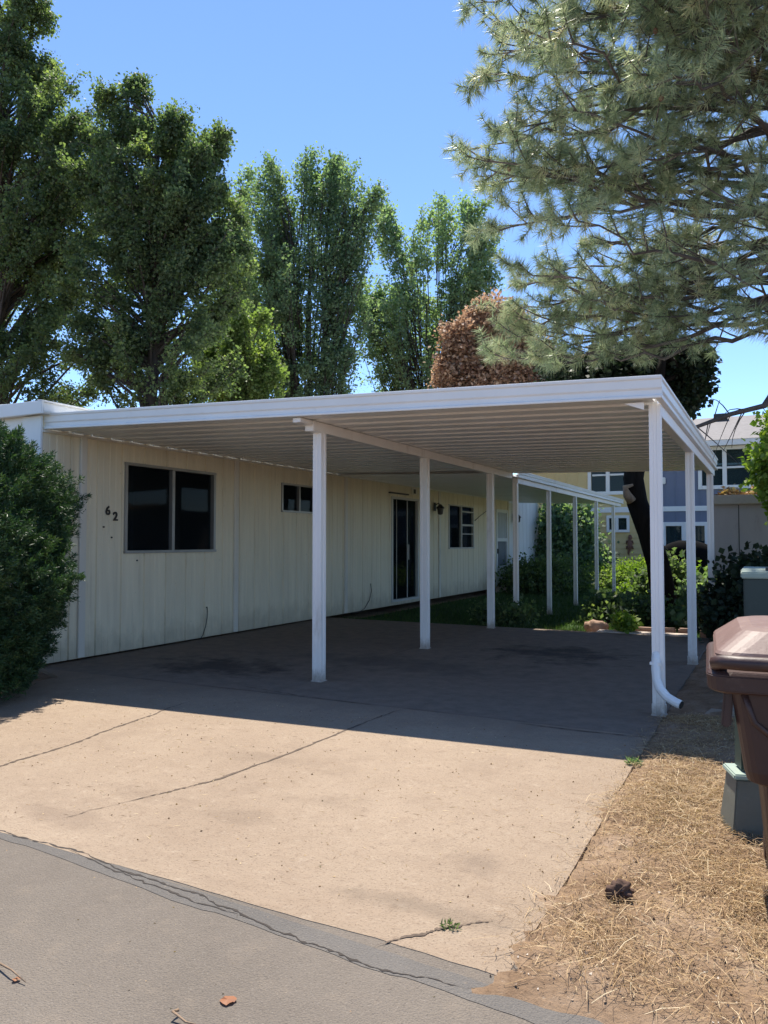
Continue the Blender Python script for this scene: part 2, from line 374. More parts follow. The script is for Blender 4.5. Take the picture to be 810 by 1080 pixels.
def bushy(name, label, cat, c, r, leaf, group=None, n=9000, ls=0.06, clumps=40, up=0.3, aspect=0.4, csz=0.33, seed=3, stem=None, flat=0.0, shell=0.55):
    """leafy plant: clumps of leaves round a few stems; c is the base centre on the ground, r the half sizes (x, y) and height"""
    global RNG
    RNG = np.random.default_rng(seed)
    t = thing(name, label, cat, tuple(c), group)
    sk_ = min(1.0, max(0.06, r[2] / 0.6))
    st = MB(); Ps = []; Ds = []; Rs = []
    for i in range(clumps):
        v = unit(RNG.normal(size=3)); v[2] = abs(v[2]) * 1.0 - flat * 0.2
        k = RNG.uniform(shell, 1.05)
        cc = np.array(c) + np.array([v[0] * r[0] * k, v[1] * r[1] * k, r[2] * (0.12 + 0.80 * abs(v[2]) * k + 0.08 * RNG.random())])
        st.tube([np.array(c) + np.array([v[0] * 0.08, v[1] * 0.08, 0]) * sk_, np.array(c) * 0.5 + cc * 0.5 + np.array([0, 0, 0.06 * r[2]]), cc], [0.014 * sk_, 0.009 * sk_, 0.004 * sk_], 4, cap=False)
        m = max(6, int(n / clumps * RNG.uniform(0.5, 1.5)))
        sz = csz * min(r[0], r[2]) * RNG.uniform(0.6, 1.2)
        pos = cc + RNG.normal(size=(m, 3)) * sz * np.array([1, 1, 0.75])
        pos[:, 2] = np.maximum(pos[:, 2], c[2] + 0.02 * sk_)
        Ps.append(pos); Ds.append(RNG.normal(size=(m, 3)) + np.array([v[0], v[1], up]) * 0.8)
        Rs.append(np.clip(0.45 + RNG.normal() * 0.15 + RNG.normal(size=m) * 0.2, 0, 1))
    P = np.concatenate(Ps); L = ls * RNG.uniform(0.6, 1.4, len(P))
    st.build('stem', stem or M['bark'], t, smooth=True)
    soup('foliage', leaf_quads(P, np.concatenate(Ds), L, L * aspect), leaf, t, np.concatenate(Rs))
    return t

# ================================================================== SETTING: ground, road, driveway, lawn
def smooth(a, b, x):
    t = min(1, max(0, (x - a) / (b - a))); return t * t * (3 - 2 * t)
def hsh(x, y): return 0.5 * (math.sin(x * 3.1 + y * 1.7) * math.sin(y * 4.3 - x * 1.3) + 0.6 * math.sin(x * 7.7 - y * 6.1) * math.sin(y * 9.3 + x * 5.1))
def gh(x, y):
    """height of the bare ground"""
    z = -0.035 - 0.075 * smooth(12.25, 13.2, y)
    if -1.1 < x < 6 and 2.1 < y < 13:
        wob = 0.03 * math.sin(y * 2.3 + 1) + 0.035 * math.sin(y * 5.6) + 0.03 * math.sin(y * 17.3 + 2) + 0.012 * math.sin(y * 31 + x * 9)
        wob -= 0.11 * (1 - smooth(2.45, 3.5, y)) + 0.03 * math.sin(y * 43 + x * 13)
        ex = smooth(-1.0 + wob, -0.55 + wob, x); wy = 0.03 * math.sin(x * 3.1) + 0.025 * math.sin(x * 9.7 + 1) + 0.015 * math.sin(x * 23)
        ey = smooth(2.18 + wy, 2.56 + wy, y); far = 1 - smooth(9.0, 12.5, y); e = min(ex, ey)
        z += (0.064 * e + 0.016 * hsh(x * 2, y * 2) * e + 0.008 * hsh(x * 7, y * 6) * e) * (0.45 + 0.55 * far)
    return z
def ground():
    xs = sorted(set([-400, -150, -60, -30, -18] + [round(-12 + 0.75 * i, 3) for i in range(14)] + [round(-1.3 + 0.05 * i, 3) for i in range(44)] + [round(0.9 + 0.12 * i, 3) for i in range(26)] + [5, 7, 10, 16, 30, 60, 150, 400]))
    ys = sorted(set([-300, -100, -40, -15, -6, 0] + [round(2.0 + 0.06 * i, 3) for i in range(124)] + [round(9.6 + 0.6 * i, 3) for i in range(14)] + [19, 22, 26, 32, 45, 70, 150, 400, 900]))
    v = [(x, y, gh(x, y)) for y in ys for x in xs]; n = len(xs)
    f = [(j * n + i, j * n + i + 1, (j + 1) * n + i + 1, (j + 1) * n + i) for j in range(len(ys) - 1) for i in range(n - 1)]
    m, nt, out = nodes('bare_soil')
    a = noise(nt, 2.2, 8, 0.7); b = noise(nt, 45, 6, 0.7, (1, 1, 1), (4, 2, 0)); c = noise(nt, 9, 6, 0.65, (1, 1, 1), (8, 1, 0))
    col = ramp(nt, a.outputs['Fac'], [(0.3, (0.16, 0.10, 0.06)), (0.5, (0.27, 0.185, 0.12)), (0.72, (0.36, 0.265, 0.19))]).outputs['Color']
    col = mix(nt, mapr(nt, c.outputs['Fac'], 0.52, 0.7, 0, 0.6), col, (0.13, 0.082, 0.053))
    col = mix(nt, mapr(nt, b.outputs['Fac'], 0.55, 0.7, 0, 0.7), col, (0.10, 0.064, 0.042))
    col = mix(nt, mapr(nt, b.outputs['Fac'], 0.3, 0.4, 0.6, 0), col, (0.42, 0.33, 0.25))
    princ(nt, out, col, 0.95, 0, 0.1, b.outputs['Fac'], 0.9, 0.02)
    mb = MB(); mb.add(v, f); o = mb.build('ground', m, smooth=True); tag(o, kind='structure')
ground()

def jitter_line(a, b, n, amp, seed):
    r = random.Random(seed); a = np.array(a, float); b = np.array(b, float); d = b - a; L = np.linalg.norm(d); nn = np.array([-d[1], d[0]]) / L
    out = []; w = 0
    for i in range(n + 1):
        w = w * 0.9 + r.gauss(0, amp * 0.6); out.append(a + d * i / n + nn * (w if 0 < i < n else 0))
    return out
def sheet_top(name, poly, z, mat, thick, kind='structure'):
    mb = MB(); n = len(poly)
    mb.add([(p[0], p[1], z) for p in poly] + [(p[0], p[1], z - thick) for p in poly], [tuple(range(n))] + [(i, (i + 1) % n, n + (i + 1) % n, n + i) for i in range(n)])
    return mb
def crack(mb, pts, w, z, m, seed, amp=0.02, sub=14):
    r = random.Random(seed); P = []
    for a, b in zip(pts[:-1], pts[1:]):
        q = jitter_line(a, b, sub, amp, r.random()); P += q if not P else q[1:]
    P = np.array(P); n = len(P); L = []; R = []
    for i in range(n):
        t = P[min(n - 1, i + 1)] - P[max(0, i - 1)]; t /= np.linalg.norm(t) + 1e-9; nn = np.array([-t[1], t[0]])
        e = min(1, 4 * min(i, n - 1 - i) / n + 0.15); ww = w * r.choice((0.25, 0.5, 0.8, 1.1, 1.6)) * e
        L.append(P[i] + nn * ww / 2); R.append(P[i] - nn * ww / 2)
    v = [(p[0], p[1], z) for p in L] + [(p[0], p[1], z) for p in R]
    mb.add(v, [(i, i + 1, n + i + 1, n + i) for i in range(n - 1)], m)
def g2(x, y): p = gz(x, y); return (p[0], p[1])

def concrete_mat():
    m, nt, out = nodes('tan_driveway_concrete')
    a = noise(nt, 0.7, 7, 0.65); b = noise(nt, 6, 8, 0.7, (1, 1, 1), (3, 1, 0)); c = noise(nt, 90, 4, 0.7); d = noise(nt, 28, 5, 0.7, (1, 1, 1), (9, 2, 0))
    col = ramp(nt, a.outputs['Fac'], [(0.3, (0.285, 0.215, 0.155)), (0.7, (0.365, 0.285, 0.21))]).outputs['Color']
    col = mix(nt, mapr(nt, b.outputs['Fac'], 0.5, 0.72, 0, 0.42), col, (0.24, 0.175, 0.125))
    col = mix(nt, mapr(nt, c.outputs['Fac'], 0.55, 0.66, 0, 0.75), col, (0.15, 0.105, 0.072))
    col = mix(nt, mapr(nt, c.outputs['Fac'], 0.28, 0.42, 0.45, 0), col, (0.46, 0.375, 0.29))
    col = mix(nt, mapr(nt, d.outputs['Fac'], 0.53, 0.70, 0, 0.6), col, (0.20, 0.145, 0.104))
    e = noise(nt, 14, 7, 0.75, (1, 1, 1), (6, 6, 0)); col = mix(nt, mapr(nt, e.outputs['Fac'], 0.30, 0.46, 0.45, 0), col, (0.44, 0.36, 0.275))
    f_ = noise(nt, 1.6, 8, 0.72, (1, 1, 1), (2, 4, 0)); col = mix(nt, mapr(nt, f_.outputs['Fac'], 0.50, 0.68, 0, 0.38), col, (0.235, 0.175, 0.128))
    tc = nt.nodes.new('ShaderNodeTexCoord')
    wob = noise(nt, 2.6, 8, 0.68, (1, 1, 1), (1, 7, 0))
    # shade under the roof put into the colour: slab darkened behind the front joint
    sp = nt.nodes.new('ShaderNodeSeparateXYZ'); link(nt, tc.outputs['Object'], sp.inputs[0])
    in_shade = math2(nt, 'MULTIPLY', math2(nt, 'GREATER_THAN', math2(nt, 'ADD', sp.outputs['Y'], math2(nt, 'MULTIPLY', sp.outputs['X'], 0.014)), 5.918), 1.0)
    shade_col = ramp(nt, b.outputs['Fac'], [(0.3, (0.13, 0.108, 0.092)), (0.6, (0.225, 0.18, 0.145)), (0.8, (0.275, 0.22, 0.175))]).outputs['Color']
    shade_blend = math2(nt, 'ADD', sp.outputs['Y'], math2(nt, 'MULTIPLY', math2(nt, 'SUBTRACT', wob.outputs['Fac'], 0.5), 1.6))
    col = mix(nt, mapr(nt, shade_blend, 5.35, 6.05, 0, 0.6), col, (0.21, 0.165, 0.128))  # same painted shade feathered out ahead of the joint
    col = mix(nt, math2(nt, 'MULTIPLY', in_shade, 0.7), col, shade_col)
    for (px, py, rx, ry, colr, amt) in [(235, 703, 0.8, 0.5, (0.035, 0.032, 0.031), 0.7), (590, 690, 0.75, 0.65, (0.035, 0.032, 0.031), 0.7), (420, 700, 1.4, 0.5, (0.09, 0.08, 0.073), 0.5),
                                         (270, 800, 0.5, 0.12, (0.22, 0.165, 0.12), 0.4), (245, 860, 0.22, 0.10, (0.2, 0.15, 0.11), 0.4), (340, 845, 0.16, 0.09, (0.2, 0.15, 0.11), 0.4), (510, 912, 0.10, 0.13, (0.17, 0.13, 0.10), 0.45),
                                         (150, 838, 0.35, 0.10, (0.2, 0.145, 0.105), 0.4), (60, 860, 0.35, 0.10, (0.19, 0.14, 0.105), 0.4), (450, 958, 0.3, 0.06, (0.18, 0.14, 0.105), 0.5)]:
        p = gz(px, py)
        s = nt.nodes.new('ShaderNodeVectorMath'); s.operation = 'SUBTRACT'; link(nt, tc.outputs['Object'], s.inputs[0]); s.inputs[1].default_value = (p[0], p[1], 0)
        q = nt.nodes.new('ShaderNodeVectorMath'); q.operation = 'MULTIPLY'; link(nt, s.outputs[0], q.inputs[0]); q.inputs[1].default_value = (1 / rx, 1 / ry, 0)
        l = nt.nodes.new('ShaderNodeVectorMath'); l.operation = 'LENGTH'; link(nt, q.outputs[0], l.inputs[0])
        dd = math2(nt, 'ADD', l.outputs['Value'], math2(nt, 'MULTIPLY', math2(nt, 'SUBTRACT', wob.outputs['Fac'], 0.5), 5.0))
        col = mix(nt, mapr(nt, dd, 0.1, 1.5, amt, 0), col, colr)
    bm = math2(nt, 'ADD', c.outputs['Fac'], math2(nt, 'MULTIPLY', b.outputs['Fac'], 1.5))
    princ(nt, out, col, 0.9, 0, 0.15, bm, 0.8, 0.012)
    return m
CRACK = paint('crack_dirt', (0.04, 0.032, 0.026), 0.95, 0.3, 20, bstr=0.3)
DCRACK = paint('driveway_crack', (0.105, 0.076, 0.055), 0.95, 0.4, 25, bstr=0.4)
JOINT = paint('joint_dirt', (0.13, 0.095, 0.07), 0.95, 0.3, 20, bstr=0.3)
edgeR = jitter_line((-0.83, 12.3), (-0.80, 2.46), 60, 0.006, 4)
edgeF = jitter_line((-0.80, 2.46), (-6.75, 2.695), 60, 0.006, 5)
poly = [tuple(p) for p in edgeR] + [tuple(p) for p in edgeF[1:]] + [(-6.75, 2.7), (-6.7, 5.7), (-7.44, 6.05), (-7.44, 12.4)]
mb = sheet_top('driveway', poly, 0.0, None, 0.2)
crack(mb, [g2(200, 740), g2(178, 747), g2(130, 765), g2(60, 790), g2(0, 808), g2(-60, 825)], 0.017, 0.003, 1, 1, 0.006, 26)
crack(mb, [g2(424, 748), g2(398, 757), g2(330, 785), g2(230, 822), g2(165, 838), g2(60, 864)], 0.015, 0.003, 1, 2, 0.006, 26)
crack(mb, [g2(545, 763), g2(620, 772), g2(694, 779)], 0.016, 0.003, 1, 3, 0.003)
crack(mb, [(-7.4, 6.02), (-4.2, 6.0), (-0.84, 5.93)], 0.012, 0.003, 2, 4, 0.002)
crack(mb, [(-7.4, 9.6), (-4.2, 9.55), (-0.84, 9.5)], 0.014, 0.003, 2, 5, 0.002)
crack(mb, [(-4.3, 5.8), (-4.3, 9), (-4.25, 12.25)], 0.012, 0.003, 2, 6, 0.002)
crack(mb, [g2(400, 745), g2(320, 735), g2(250, 722)], 0.012, 0.003, 1, 7, 0.01)
crack(mb, [g2(395, 1000), g2(450, 985), g2(475, 978), g2(520, 972)], 0.014, 0.003, 1, 8, 0.006)
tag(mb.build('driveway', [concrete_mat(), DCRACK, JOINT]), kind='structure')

def asphalt_mat(name, lo, hi, dust):
    m, nt, out = nodes(name)
    a = noise(nt, 1.1, 7, 0.65); b = noise(nt, 160, 3, 0.7); c = noise(nt, 60, 4, 0.7, (1, 1, 1), (5, 5, 0)); e = noise(nt, 7, 7, 0.7, (1, 1, 1), (2, 8, 0))
    col = ramp(nt, a.outputs['Fac'], [(0.3, lo), (0.7, hi)]).outputs['Color']
    col = mix(nt, mapr(nt, e.outputs['Fac'], 0.5, 0.75, 0, 0.5), col, dust)
    col = mix(nt, mapr(nt, b.outputs['Fac'], 0.56, 0.70, 0, 0.7), col, (0.08, 0.072, 0.065))
    col = mix(nt, mapr(nt, b.outputs['Fac'], 0.30, 0.42, 0.6, 0), col, (0.26, 0.23, 0.2))
    col = mix(nt, mapr(nt, c.outputs['Fac'], 0.62, 0.72, 0, 0.6), col, (0.26, 0.21, 0.16))
    v = nt.nodes.new('ShaderNodeTexVoronoi'); v.inputs['Scale'].default_value = 130
    tc = nt.nodes.new('ShaderNodeTexCoord'); link(nt, tc.outputs['Object'], v.inputs['Vector'])
    princ(nt, out, col, 0.88, 0, 0.2, math2(nt, 'ADD', v.outputs['Distance'], b.outputs['Fac']), 0.7, 0.006)
    return m
red = jitter_line((-7.4, 2.715), (-0.80, 2.455), 60, 0.006, 5)
rpoly = [(-300, 14.5)] if False else []
rp = [(-400, 3.3), (-7.0, 3.1), (-1.0, 2.9), (-0.6, 2.62), (3.0, 2.5), (400, 2.4), (400, -6), (-400, -6)]
mb = sheet_top('road', rp, -0.0025, None, 0.2)
crack(mb, [g2(-120, 830), g2(0, 876), g2(95, 903), g2(200, 940), g2(300, 985), g2(400, 1022), g2(505, 1045)], 0.009, 0.0008, 1, 12, 0.008, 26)
crack(mb, [g2(60, 893), g2(130, 920), g2(190, 945), g2(250, 968)], 0.007, 0.0008, 1, 13, 0.008)
# aged patched strip along the driveway edge
sp = [g2(-160, 812), g2(0, 872), g2(200, 937), g2(400, 1001), g2(640, 1079), g2(760, 1110)]
lo = [g2(-160, 822), g2(0, 884), g2(200, 955), g2(400, 1024), g2(600, 1092), g2(720, 1126)]
A = [q for a, b in zip(sp[:-1], sp[1:]) for q in jitter_line(a, b, 14, 0.004, 21)]; B = [q for a, b in zip(lo[:-1], lo[1:]) for q in jitter_line(a, b, 14, 0.006, 22)]
n = len(A); 
mb.add([(p[0], p[1], -0.0008) for p in A] + [(p[0], p[1], -0.0008) for p in B], [(i, i + 1, n + i + 1, n + i) for i in range(n - 1)], 2)
tag(mb.build('road', [asphalt_mat('old_asphalt', (0.135, 0.115, 0.096), (0.18, 0.154, 0.128), (0.22, 0.18, 0.14)), CRACK,
                      asphalt_mat('edge_patch_asphalt', (0.11, 0.102, 0.094), (0.15, 0.138, 0.126), (0.18, 0.158, 0.135))]), kind='structure')

lm, nt, out = nodes('lawn_soil_green')
nn = noise(nt, 3, 6, 0.7); princ(nt, out, ramp(nt, nn.outputs['Fac'], [(0.3, (0.02, 0.045, 0.012)), (0.7, (0.05, 0.085, 0.025))]).outputs['Color'], 0.95, 0, 0.1)
mb = MB(); mb.add([(-7.3, 12.9, -0.1), (-2.6, 12.9, -0.1), (-2.6, 13.1, -0.1), (5.5, 13.1, -0.1), (5.5, 31, -0.1), (-7.3, 31, -0.1)], [(0, 1, 2, 3, 4, 5)])
tag(mb.build('lawn', lm), kind='structure')
def grass():
    n = 60000
    x = RNG.uniform(-7.2, 5, n); y = 12.5 + RNG.random(n) ** 1.4 * 15.5; keep = (RNG.random(n) < 0.9)
    keep &= (y > 13.1) | (x < -2.7)
    P = np.stack([x, y, np.array([max(-0.1, gh(a, b)) for a, b in zip(x, y)])], 1)[keep]; n = len(P)
    D = np.array([0, 0, 1.0]) + RNG.normal(size=(n, 3)) * 0.4
    tag(soup('grass', needles(P, D, RNG.uniform(0.05, 0.12, n), np.full(n, 0.006)), M['grassblade']), 'green lawn grass growing behind the carport slab', 'grass', kind='stuff')
grass()

# ================================================================== MOBILE HOME
WX = -7.45; Y0 = 6.06; Y1 = 23.4; Y2 = 26.8
house = thing('mobile_home', 'long cream metal mobile home with number 62 beside its front window', 'mobile home', (WX, 15, 0))
OPEN = [(7.33, 9.11, 1.30, 2.41), (10.87, 11.95, 1.95, 2.39), (15.1, 16.5, 0.14, 2.36), (18.42, 20.25, 1.26, 2.35), (22.2, 23.32, 0.06, 2.40)]
def ribbed_wall(y0, y1, ztop, zbot, opens):
    ys = {}
    k = 0; y = y0
    def put(yy, d):
        if y0 <= yy <= y1: ys[round(yy, 4)] = d
    while y < y1 + 0.5:
        put(y - 0.014, 0); put(y - 0.006, -0.02); put(y + 0.006, -0.02); put(y + 0.014, 0)
        for q, dd, ww in ((0.1, -0.005, 0.007), (0.2, -0.007, 0.009), (0.3, -0.005, 0.007)):
            put(y + q - ww, 0); put(y + q, dd); put(y + q + ww, 0)
        y += 0.406
    ys.setdefault(round(y0, 4), 0); ys.setdefault(round(y1, 4), 0)
    keys = sorted(ys)
    for a, b, _, _ in opens:
        for e in (a, b):
            if round(e, 4) not in ys:
                i = next((j for j, q in enumerate(keys) if q > e), len(keys) - 1); i = max(1, i)
                q0, q1 = keys[i - 1], keys[i]; ys[round(e, 4)] = ys[q0] + (ys[q1] - ys[q0]) * (e - q0) / (q1 - q0)
    keys = sorted(ys); mb = MB()
    for a, b in zip(keys[:-1], keys[1:]):
        segs = [(zbot, ztop)]; mid = (a + b) / 2
        for (p, q, z0, z1) in opens:
            if p < mid < q: segs = [(zbot, z0), (z1, ztop)]
        for z0, z1 in segs:
            mb.add([(WX + ys[a], a, z0), (WX + ys[b], b, z0), (WX + ys[b], b, z1), (WX + ys[a], a, z1)], [(0, 1, 2, 3)])
    return mb
ribbed_wall(Y0, Y1, 2.9, 0.02, OPEN).build('wall', M['siding'], house)
ribbed_wall(Y1 + 0.002, Y2, 2.8, 0.1, []).build('wall', M['siding_white'], house)
mb = MB(); mb.box(-11.5, WX - 0.012, Y0, Y0 + 0.06, 0.02, 2.9); mb.build('end_wall', M['siding_white'], house)
mb = MB(); mb.box(-11.5, -11.4, Y0 + 0.06, Y2, 0.02, 2.9); mb.box(-11.4, WX - 0.02, Y2 - 0.06, Y2, 0.02, 2.9); mb.build('back_wall', M['interior'], house)
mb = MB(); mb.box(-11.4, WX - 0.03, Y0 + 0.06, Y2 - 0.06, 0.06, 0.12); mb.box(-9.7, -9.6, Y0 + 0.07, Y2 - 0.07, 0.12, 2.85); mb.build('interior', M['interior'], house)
# corner post and battens
mb = MB(); mb.box(-7.75, WX + 0.012, Y0 - 0.03, Y0 - 0.002, 0.02, 2.86); mb.build('corner_board', M['siding_white'], house, bevel=0.004)
for y in (6.64, 9.62, 13.06, 17.78):
    mb = MB(); mb.extrude([(-0.05, 0.002), (-0.05, 0.03), (-0.035, 0.036), (0.035, 0.036), (0.05, 0.03), (0.05, 0.002)], lambda p, z: (WX + p[1], y + p[0], z), 0.03, 2.69)
    mb.build('batten', M['batten'], house, bevel=0.003)
mb = MB(); mb.box(WX + 0.001, WX + 0.03, Y1 - 0.05, Y1 + 0.05, 0.03, 2.7); mb.build('batten', M['batten'], house, bevel=0.003)
mb = MB(); mb.box(WX + 0.003, WX + 0.045, Y2 - 0.1, Y2 + 0.012, 0.0, 2.75); mb.build('batten', M['batten'], house, bevel=0.003)
# ledger trim under the soffit (scalloped by the roof pans)
mb = MB(); mb.box(WX + 0.001, WX + 0.028, Y0, Y1 - 0.06, 2.672, 2.70); mb.build('top_trim', M['batten'], house, bevel=0.003)
# low flat roof with a rolled white edge
mb = MB()
pr = [(-11.62, 2.87), (-7.33, 2.87), (-7.32, 2.90), (-7.33, 2.985), (-7.36, 3.00), (-8.2, 3.03), (-9.5, 3.06), (-10.8, 3.03), (-11.62, 3.0)]
mb.extrude(pr, lambda p, y: (p[0], y, p[1]), Y0 - 0.10, Y2 + 0.08); rf = mb.build('roof', M['house_roof'], house, bevel=0.012)
mb = MB(); mb.extrude([(-7.34, 2.995), (-7.30, 2.995), (-7.30, 3.012), (-7.40, 3.022)], lambda p, y: (p[0], y, p[1]), Y0 - 0.13, Y2 + 0.1)
mb.box(-11.65, -7.31, Y0 - 0.13, Y0 - 0.1002, 2.86, 3.01); mb.build('roof_edge', M['house_roof'], rf, bevel=0.005)

def window(name, y0, y1, z0, z1, split=None, fw=0.035, fmat='alu', rails=(), curtain=None, flat=False):
    mb = MB(); xi, xo = WX - 0.08, WX + 0.022
    mb.box(xi, xo, y0 - fw * .4, y0 + fw, z0, z1); mb.box(xi, xo, y1 - fw, y1 + fw * .4, z0, z1)
    mb.box(xi, xo + 0.004, y0 - fw * .5, y1 + fw * .5, z1 - 0.001, z1 + fw); mb.box(xi, xo + 0.014, y0 - fw * .5, y1 + fw * .5, z0 - fw, z0 + 0.001)
    if split:
        for sx, sw in split: mb.box(*((WX - 0.038, WX - 0.026) if flat else (xi + 0.02, xo - 0.006)), sx - sw, sx + sw, z0 + 0.001, z1 - 0.002)
    for (a, b, z, h) in rails: mb.box(xi + 0.03, xo - 0.01, a, b, z - h, z + h)
    f = mb.build(name, M[fmat], house, bevel=0.003)
    g = MB(); g.box(WX - 0.045, WX - 0.039, y0 + fw * .5, y1 - fw * .5, z0 + 0.002, z1 - 0.003); g.build('pane', M['glass'], f)
    if curtain:
        for (a, b, mt) in curtain:
            c = MB(); n = max(4, int((b - a) / 0.03)); pts = [(a + (b - a) * i / n, WX - 0.13 + 0.018 * math.sin(i * 1.7)) for i in range(n + 1)]
            c.add([(x, y, z0 - 0.05) for y, x in pts] + [(x, y, z1 + 0.02) for y, x in pts], [(i, i + 1, n + 2 + i, n + 1 + i) for i in range(n)])
            c.build('curtain', M[mt], f)
    return f
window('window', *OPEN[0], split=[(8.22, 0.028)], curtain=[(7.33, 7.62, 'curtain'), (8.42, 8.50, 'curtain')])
window('window', *OPEN[1], split=[(11.42, 0.02)], fw=0.03)
f = window('sliding_door', *OPEN[2], split=[(15.42, 0.007), (15.98, 0.014)], fw=0.05, fmat='alu_light', flat=True)
mb = MB(); mb.box(WX - 0.037, WX - 0.01, 16.02, 16.045, 1.0, 1.35); mb.build('handle', M['alu_light'], f, bevel=0.005)
mb = MB(); mb.box(WX + 0.001, WX + 0.055, 14.95, 15.9, 2.47, 2.50); mb.build('drip_rail', M['black'], f)
window('window', *OPEN[3], split=[(19.33, 0.03)], rails=[(19.34, 20.22, 1.86, 0.025), (19.34, 20.22, 2.22, 0.018), (19.34, 20.22, 1.62, 0.012)], fmat='alu_light', curtain=[(19.4, 20.2, 'curtain')])
# storm door
y0, y1, z0, z1 = OPEN[4]
mb = MB(); mb.box(WX - 0.05, WX + 0.03, y0, y0 + 0.10, z0, z1); mb.box(WX - 0.05, WX + 0.03, y1 - 0.10, y1, z0, z1)
for a, b in ((z0, z0 + 0.62), (1.42, 1.52), (2.30, z1)): mb.box(WX - 0.048, WX + 0.028, y0 + 0.1001, y1 - 0.1001, a, b)
d = mb.build('storm_door', M['door_white'], house, bevel=0.004)
mb = MB(); mb.box(WX - 0.02, WX - 0.012, y0 + 0.10, y1 - 0.10, 1.52, 2.30); mb.build('pane', M['curtain_pale'], d)
mb = MB(); mb.box(WX - 0.02, WX - 0.012, y0 + 0.10, y1 - 0.10, z0 + 0.62, 1.42); mb.build('screen', M['screen'], d)
mb = MB(); mb.box(WX + 0.028, WX + 0.07, y0 + 0.03, y0 + 0.07, 1.05, 1.2); mb.build('handle', M['black'], d, bevel=0.006)
for y, z in ((17.42, 2.25), (23.85, 2.2)):
    mb = MB(); mb.box(WX + 0.037, WX + 0.055, y - 0.06, y + 0.06, z - 0.08, z + 0.12)
    mb.tube([(WX + 0.05, y, z + 0.06), (WX + 0.15, y, z + 0.11), (WX + 0.19, y, z + 0.05)], 0.012, 6)
    mb.lathe([(0.02, 0.08), (0.10, 0.0), (0.11, -0.02), (0.08, -0.03), (0.065, -0.16), (0.02, -0.18)], (WX + 0.19, y, z), 10)
    mb.build('wall_lamp', M['black'], house)
mb = MB(); mb.box(WX + 0.001, WX + 0.03, 16.1, 16.42, 2.50, 2.66); v = mb.build('vent_plate', M['batten'], house, bevel=0.004)
mb = MB(); mb.box(WX + 0.03, WX + 0.034, 16.2, 16.32, 2.53, 2.63); mb.build('vent_opening', M['black'], v)
for ch, y, z in (('6', 7.00, 1.755), ('2', 7.125, 1.685)):
    cu = bpy.data.curves.new('digit', 'FONT'); cu.body = ch; cu.size = 0.155; cu.extrude = 0.006; cu.offset = 0.0035
    tmp = bpy.data.objects.new('digit', cu); COL.objects.link(tmp)
    me = bpy.data.meshes.new_from_object(tmp.evaluated_get(bpy.context.evaluated_depsgraph_get())); bpy.data.objects.remove(tmp)
    me.transform(Matrix.Translation((0.012, y - 15, z)) @ Matrix(((0, 0, 1, 0), (1, 0, 0, 0), (0, 1, 0, 0), (0, 0, 0, 1))))
    me.materials.clear(); me.materials.append(M['num'])
    o = bpy.data.objects.new('house_number', me); COL.objects.link(o); o.parent = house; tag(o, f'black digit {ch} screwed to the cream siding')
for y, z in ((6.98, 1.60), (7.11, 1.47), (7.55, 1.17), (8.95, 0.45)):
    mb = MB(); mb.tube([(WX - 0.01, y, z), (WX + 0.014, y, z)], 0.011, 8); mb.build('screw_head', M['black'], house)
mb = MB(); mb.tube([(WX + 0.012, 8.95, 0.46), (WX + 0.02, 8.95, 0.40), (WX + 0.03, 8.93, 0.3), (WX + 0.03, 8.90, 0.18), (WX + 0.03, 8.84, 0.06), (WX + 0.05, 8.76, 0.012)], 0.006, 5)
mb.build('loose_cable', M['black'], house, smooth=True)
mb = MB(); mb.tube([(WX + 0.012, 14.10, 0.55), (WX + 0.025, 14.11, 0.4), (WX + 0.03, 14.02, 0.22), (WX + 0.03, 13.8, 0.06), (WX + 0.06, 13.55, 0.015), (WX + 0.05, 13.2, 0.012)], 0.007, 5)
mb.build('loose_cable', M['black'], house, smooth=True)
mb = MB(); mb.tube([(WX + 0.012, 20.35, 2.0), (WX + 0.05, 20.7, 2.15), (WX + 0.06, 21.2, 2.3), (WX + 0.03, 21.4, 2.32), (WX + 0.02, 21.42, 2.2)], 0.009, 5)
mb.build('antenna_wire', M['black'], house, smooth=True)
mb = MB(); mb.box(WX + 0.02, WX + 0.75, 22.1, 23.4, -0.15, 0.04); o = mb.build('door_step', M['slabc'], bevel=0.015); tag(o, 'low concrete step under the white storm door', 'step')

# ================================================================== CARPORT
XR = -0.83
def zs(x): return 2.565 + (XR - x) * 0.0215
def yf(x): return 6.45 - (XR - x) * 0.052
YB = 13.4
port = thing('carport', 'large white carport with ribbed flat roof on slim posts over the driveway', 'carport', (-4.1, 9.8, 0))
def pan(x0, x1, ya, yb, zfn, shear, per=0.33, hgt=0.11):
    mb = MB(); prof = []; y = ya
    while y < yb - 1e-6:
        for dy, dz in ((0, 0), (0.205, 0), (0.213, hgt), (0.322, hgt)):
            if y + dy < yb: prof.append((y + dy, dz))
        y += per
    prof.append((yb, prof[-1][1]))
    mb.extrude(prof, lambda p, x: (x, p[0] + shear(x), zfn(x) + p[1]), x0, x1, closed=False)
    return mb
pan(XR - 0.02, WX + 0.03, 6.447, YB - 0.02, lambda x: zs(x) + 0.004, lambda x: yf(x) - 6.45).build('roof', M['deck'], port)
FP = [(-0.015, 0), (0.03, 0), (0.034, 0.004), (0.034, 0.02), (0.014, 0.032), (0.012, 0.07), (0.026, 0.085), (0.027, 0.15), (0.038, 0.158), (0.04, 0.178), (0.036, 0.184), (-0.015, 0.184)]
mb = MB(); mb.extrude(FP, lambda p, x: (x, yf(x) - p[0], zs(x) + p[1]), XR + 0.06, WX - 0.02)
mb.build('fascia', M['white'], port, bevel=0.002)
mb = MB(); mb.extrude(FP, lambda p, y: (XR + 0.025 + p[0], y, 2.562 + p[1]), 6.47, YB)
mb.build('gutter', M['white'], port, bevel=0.002)
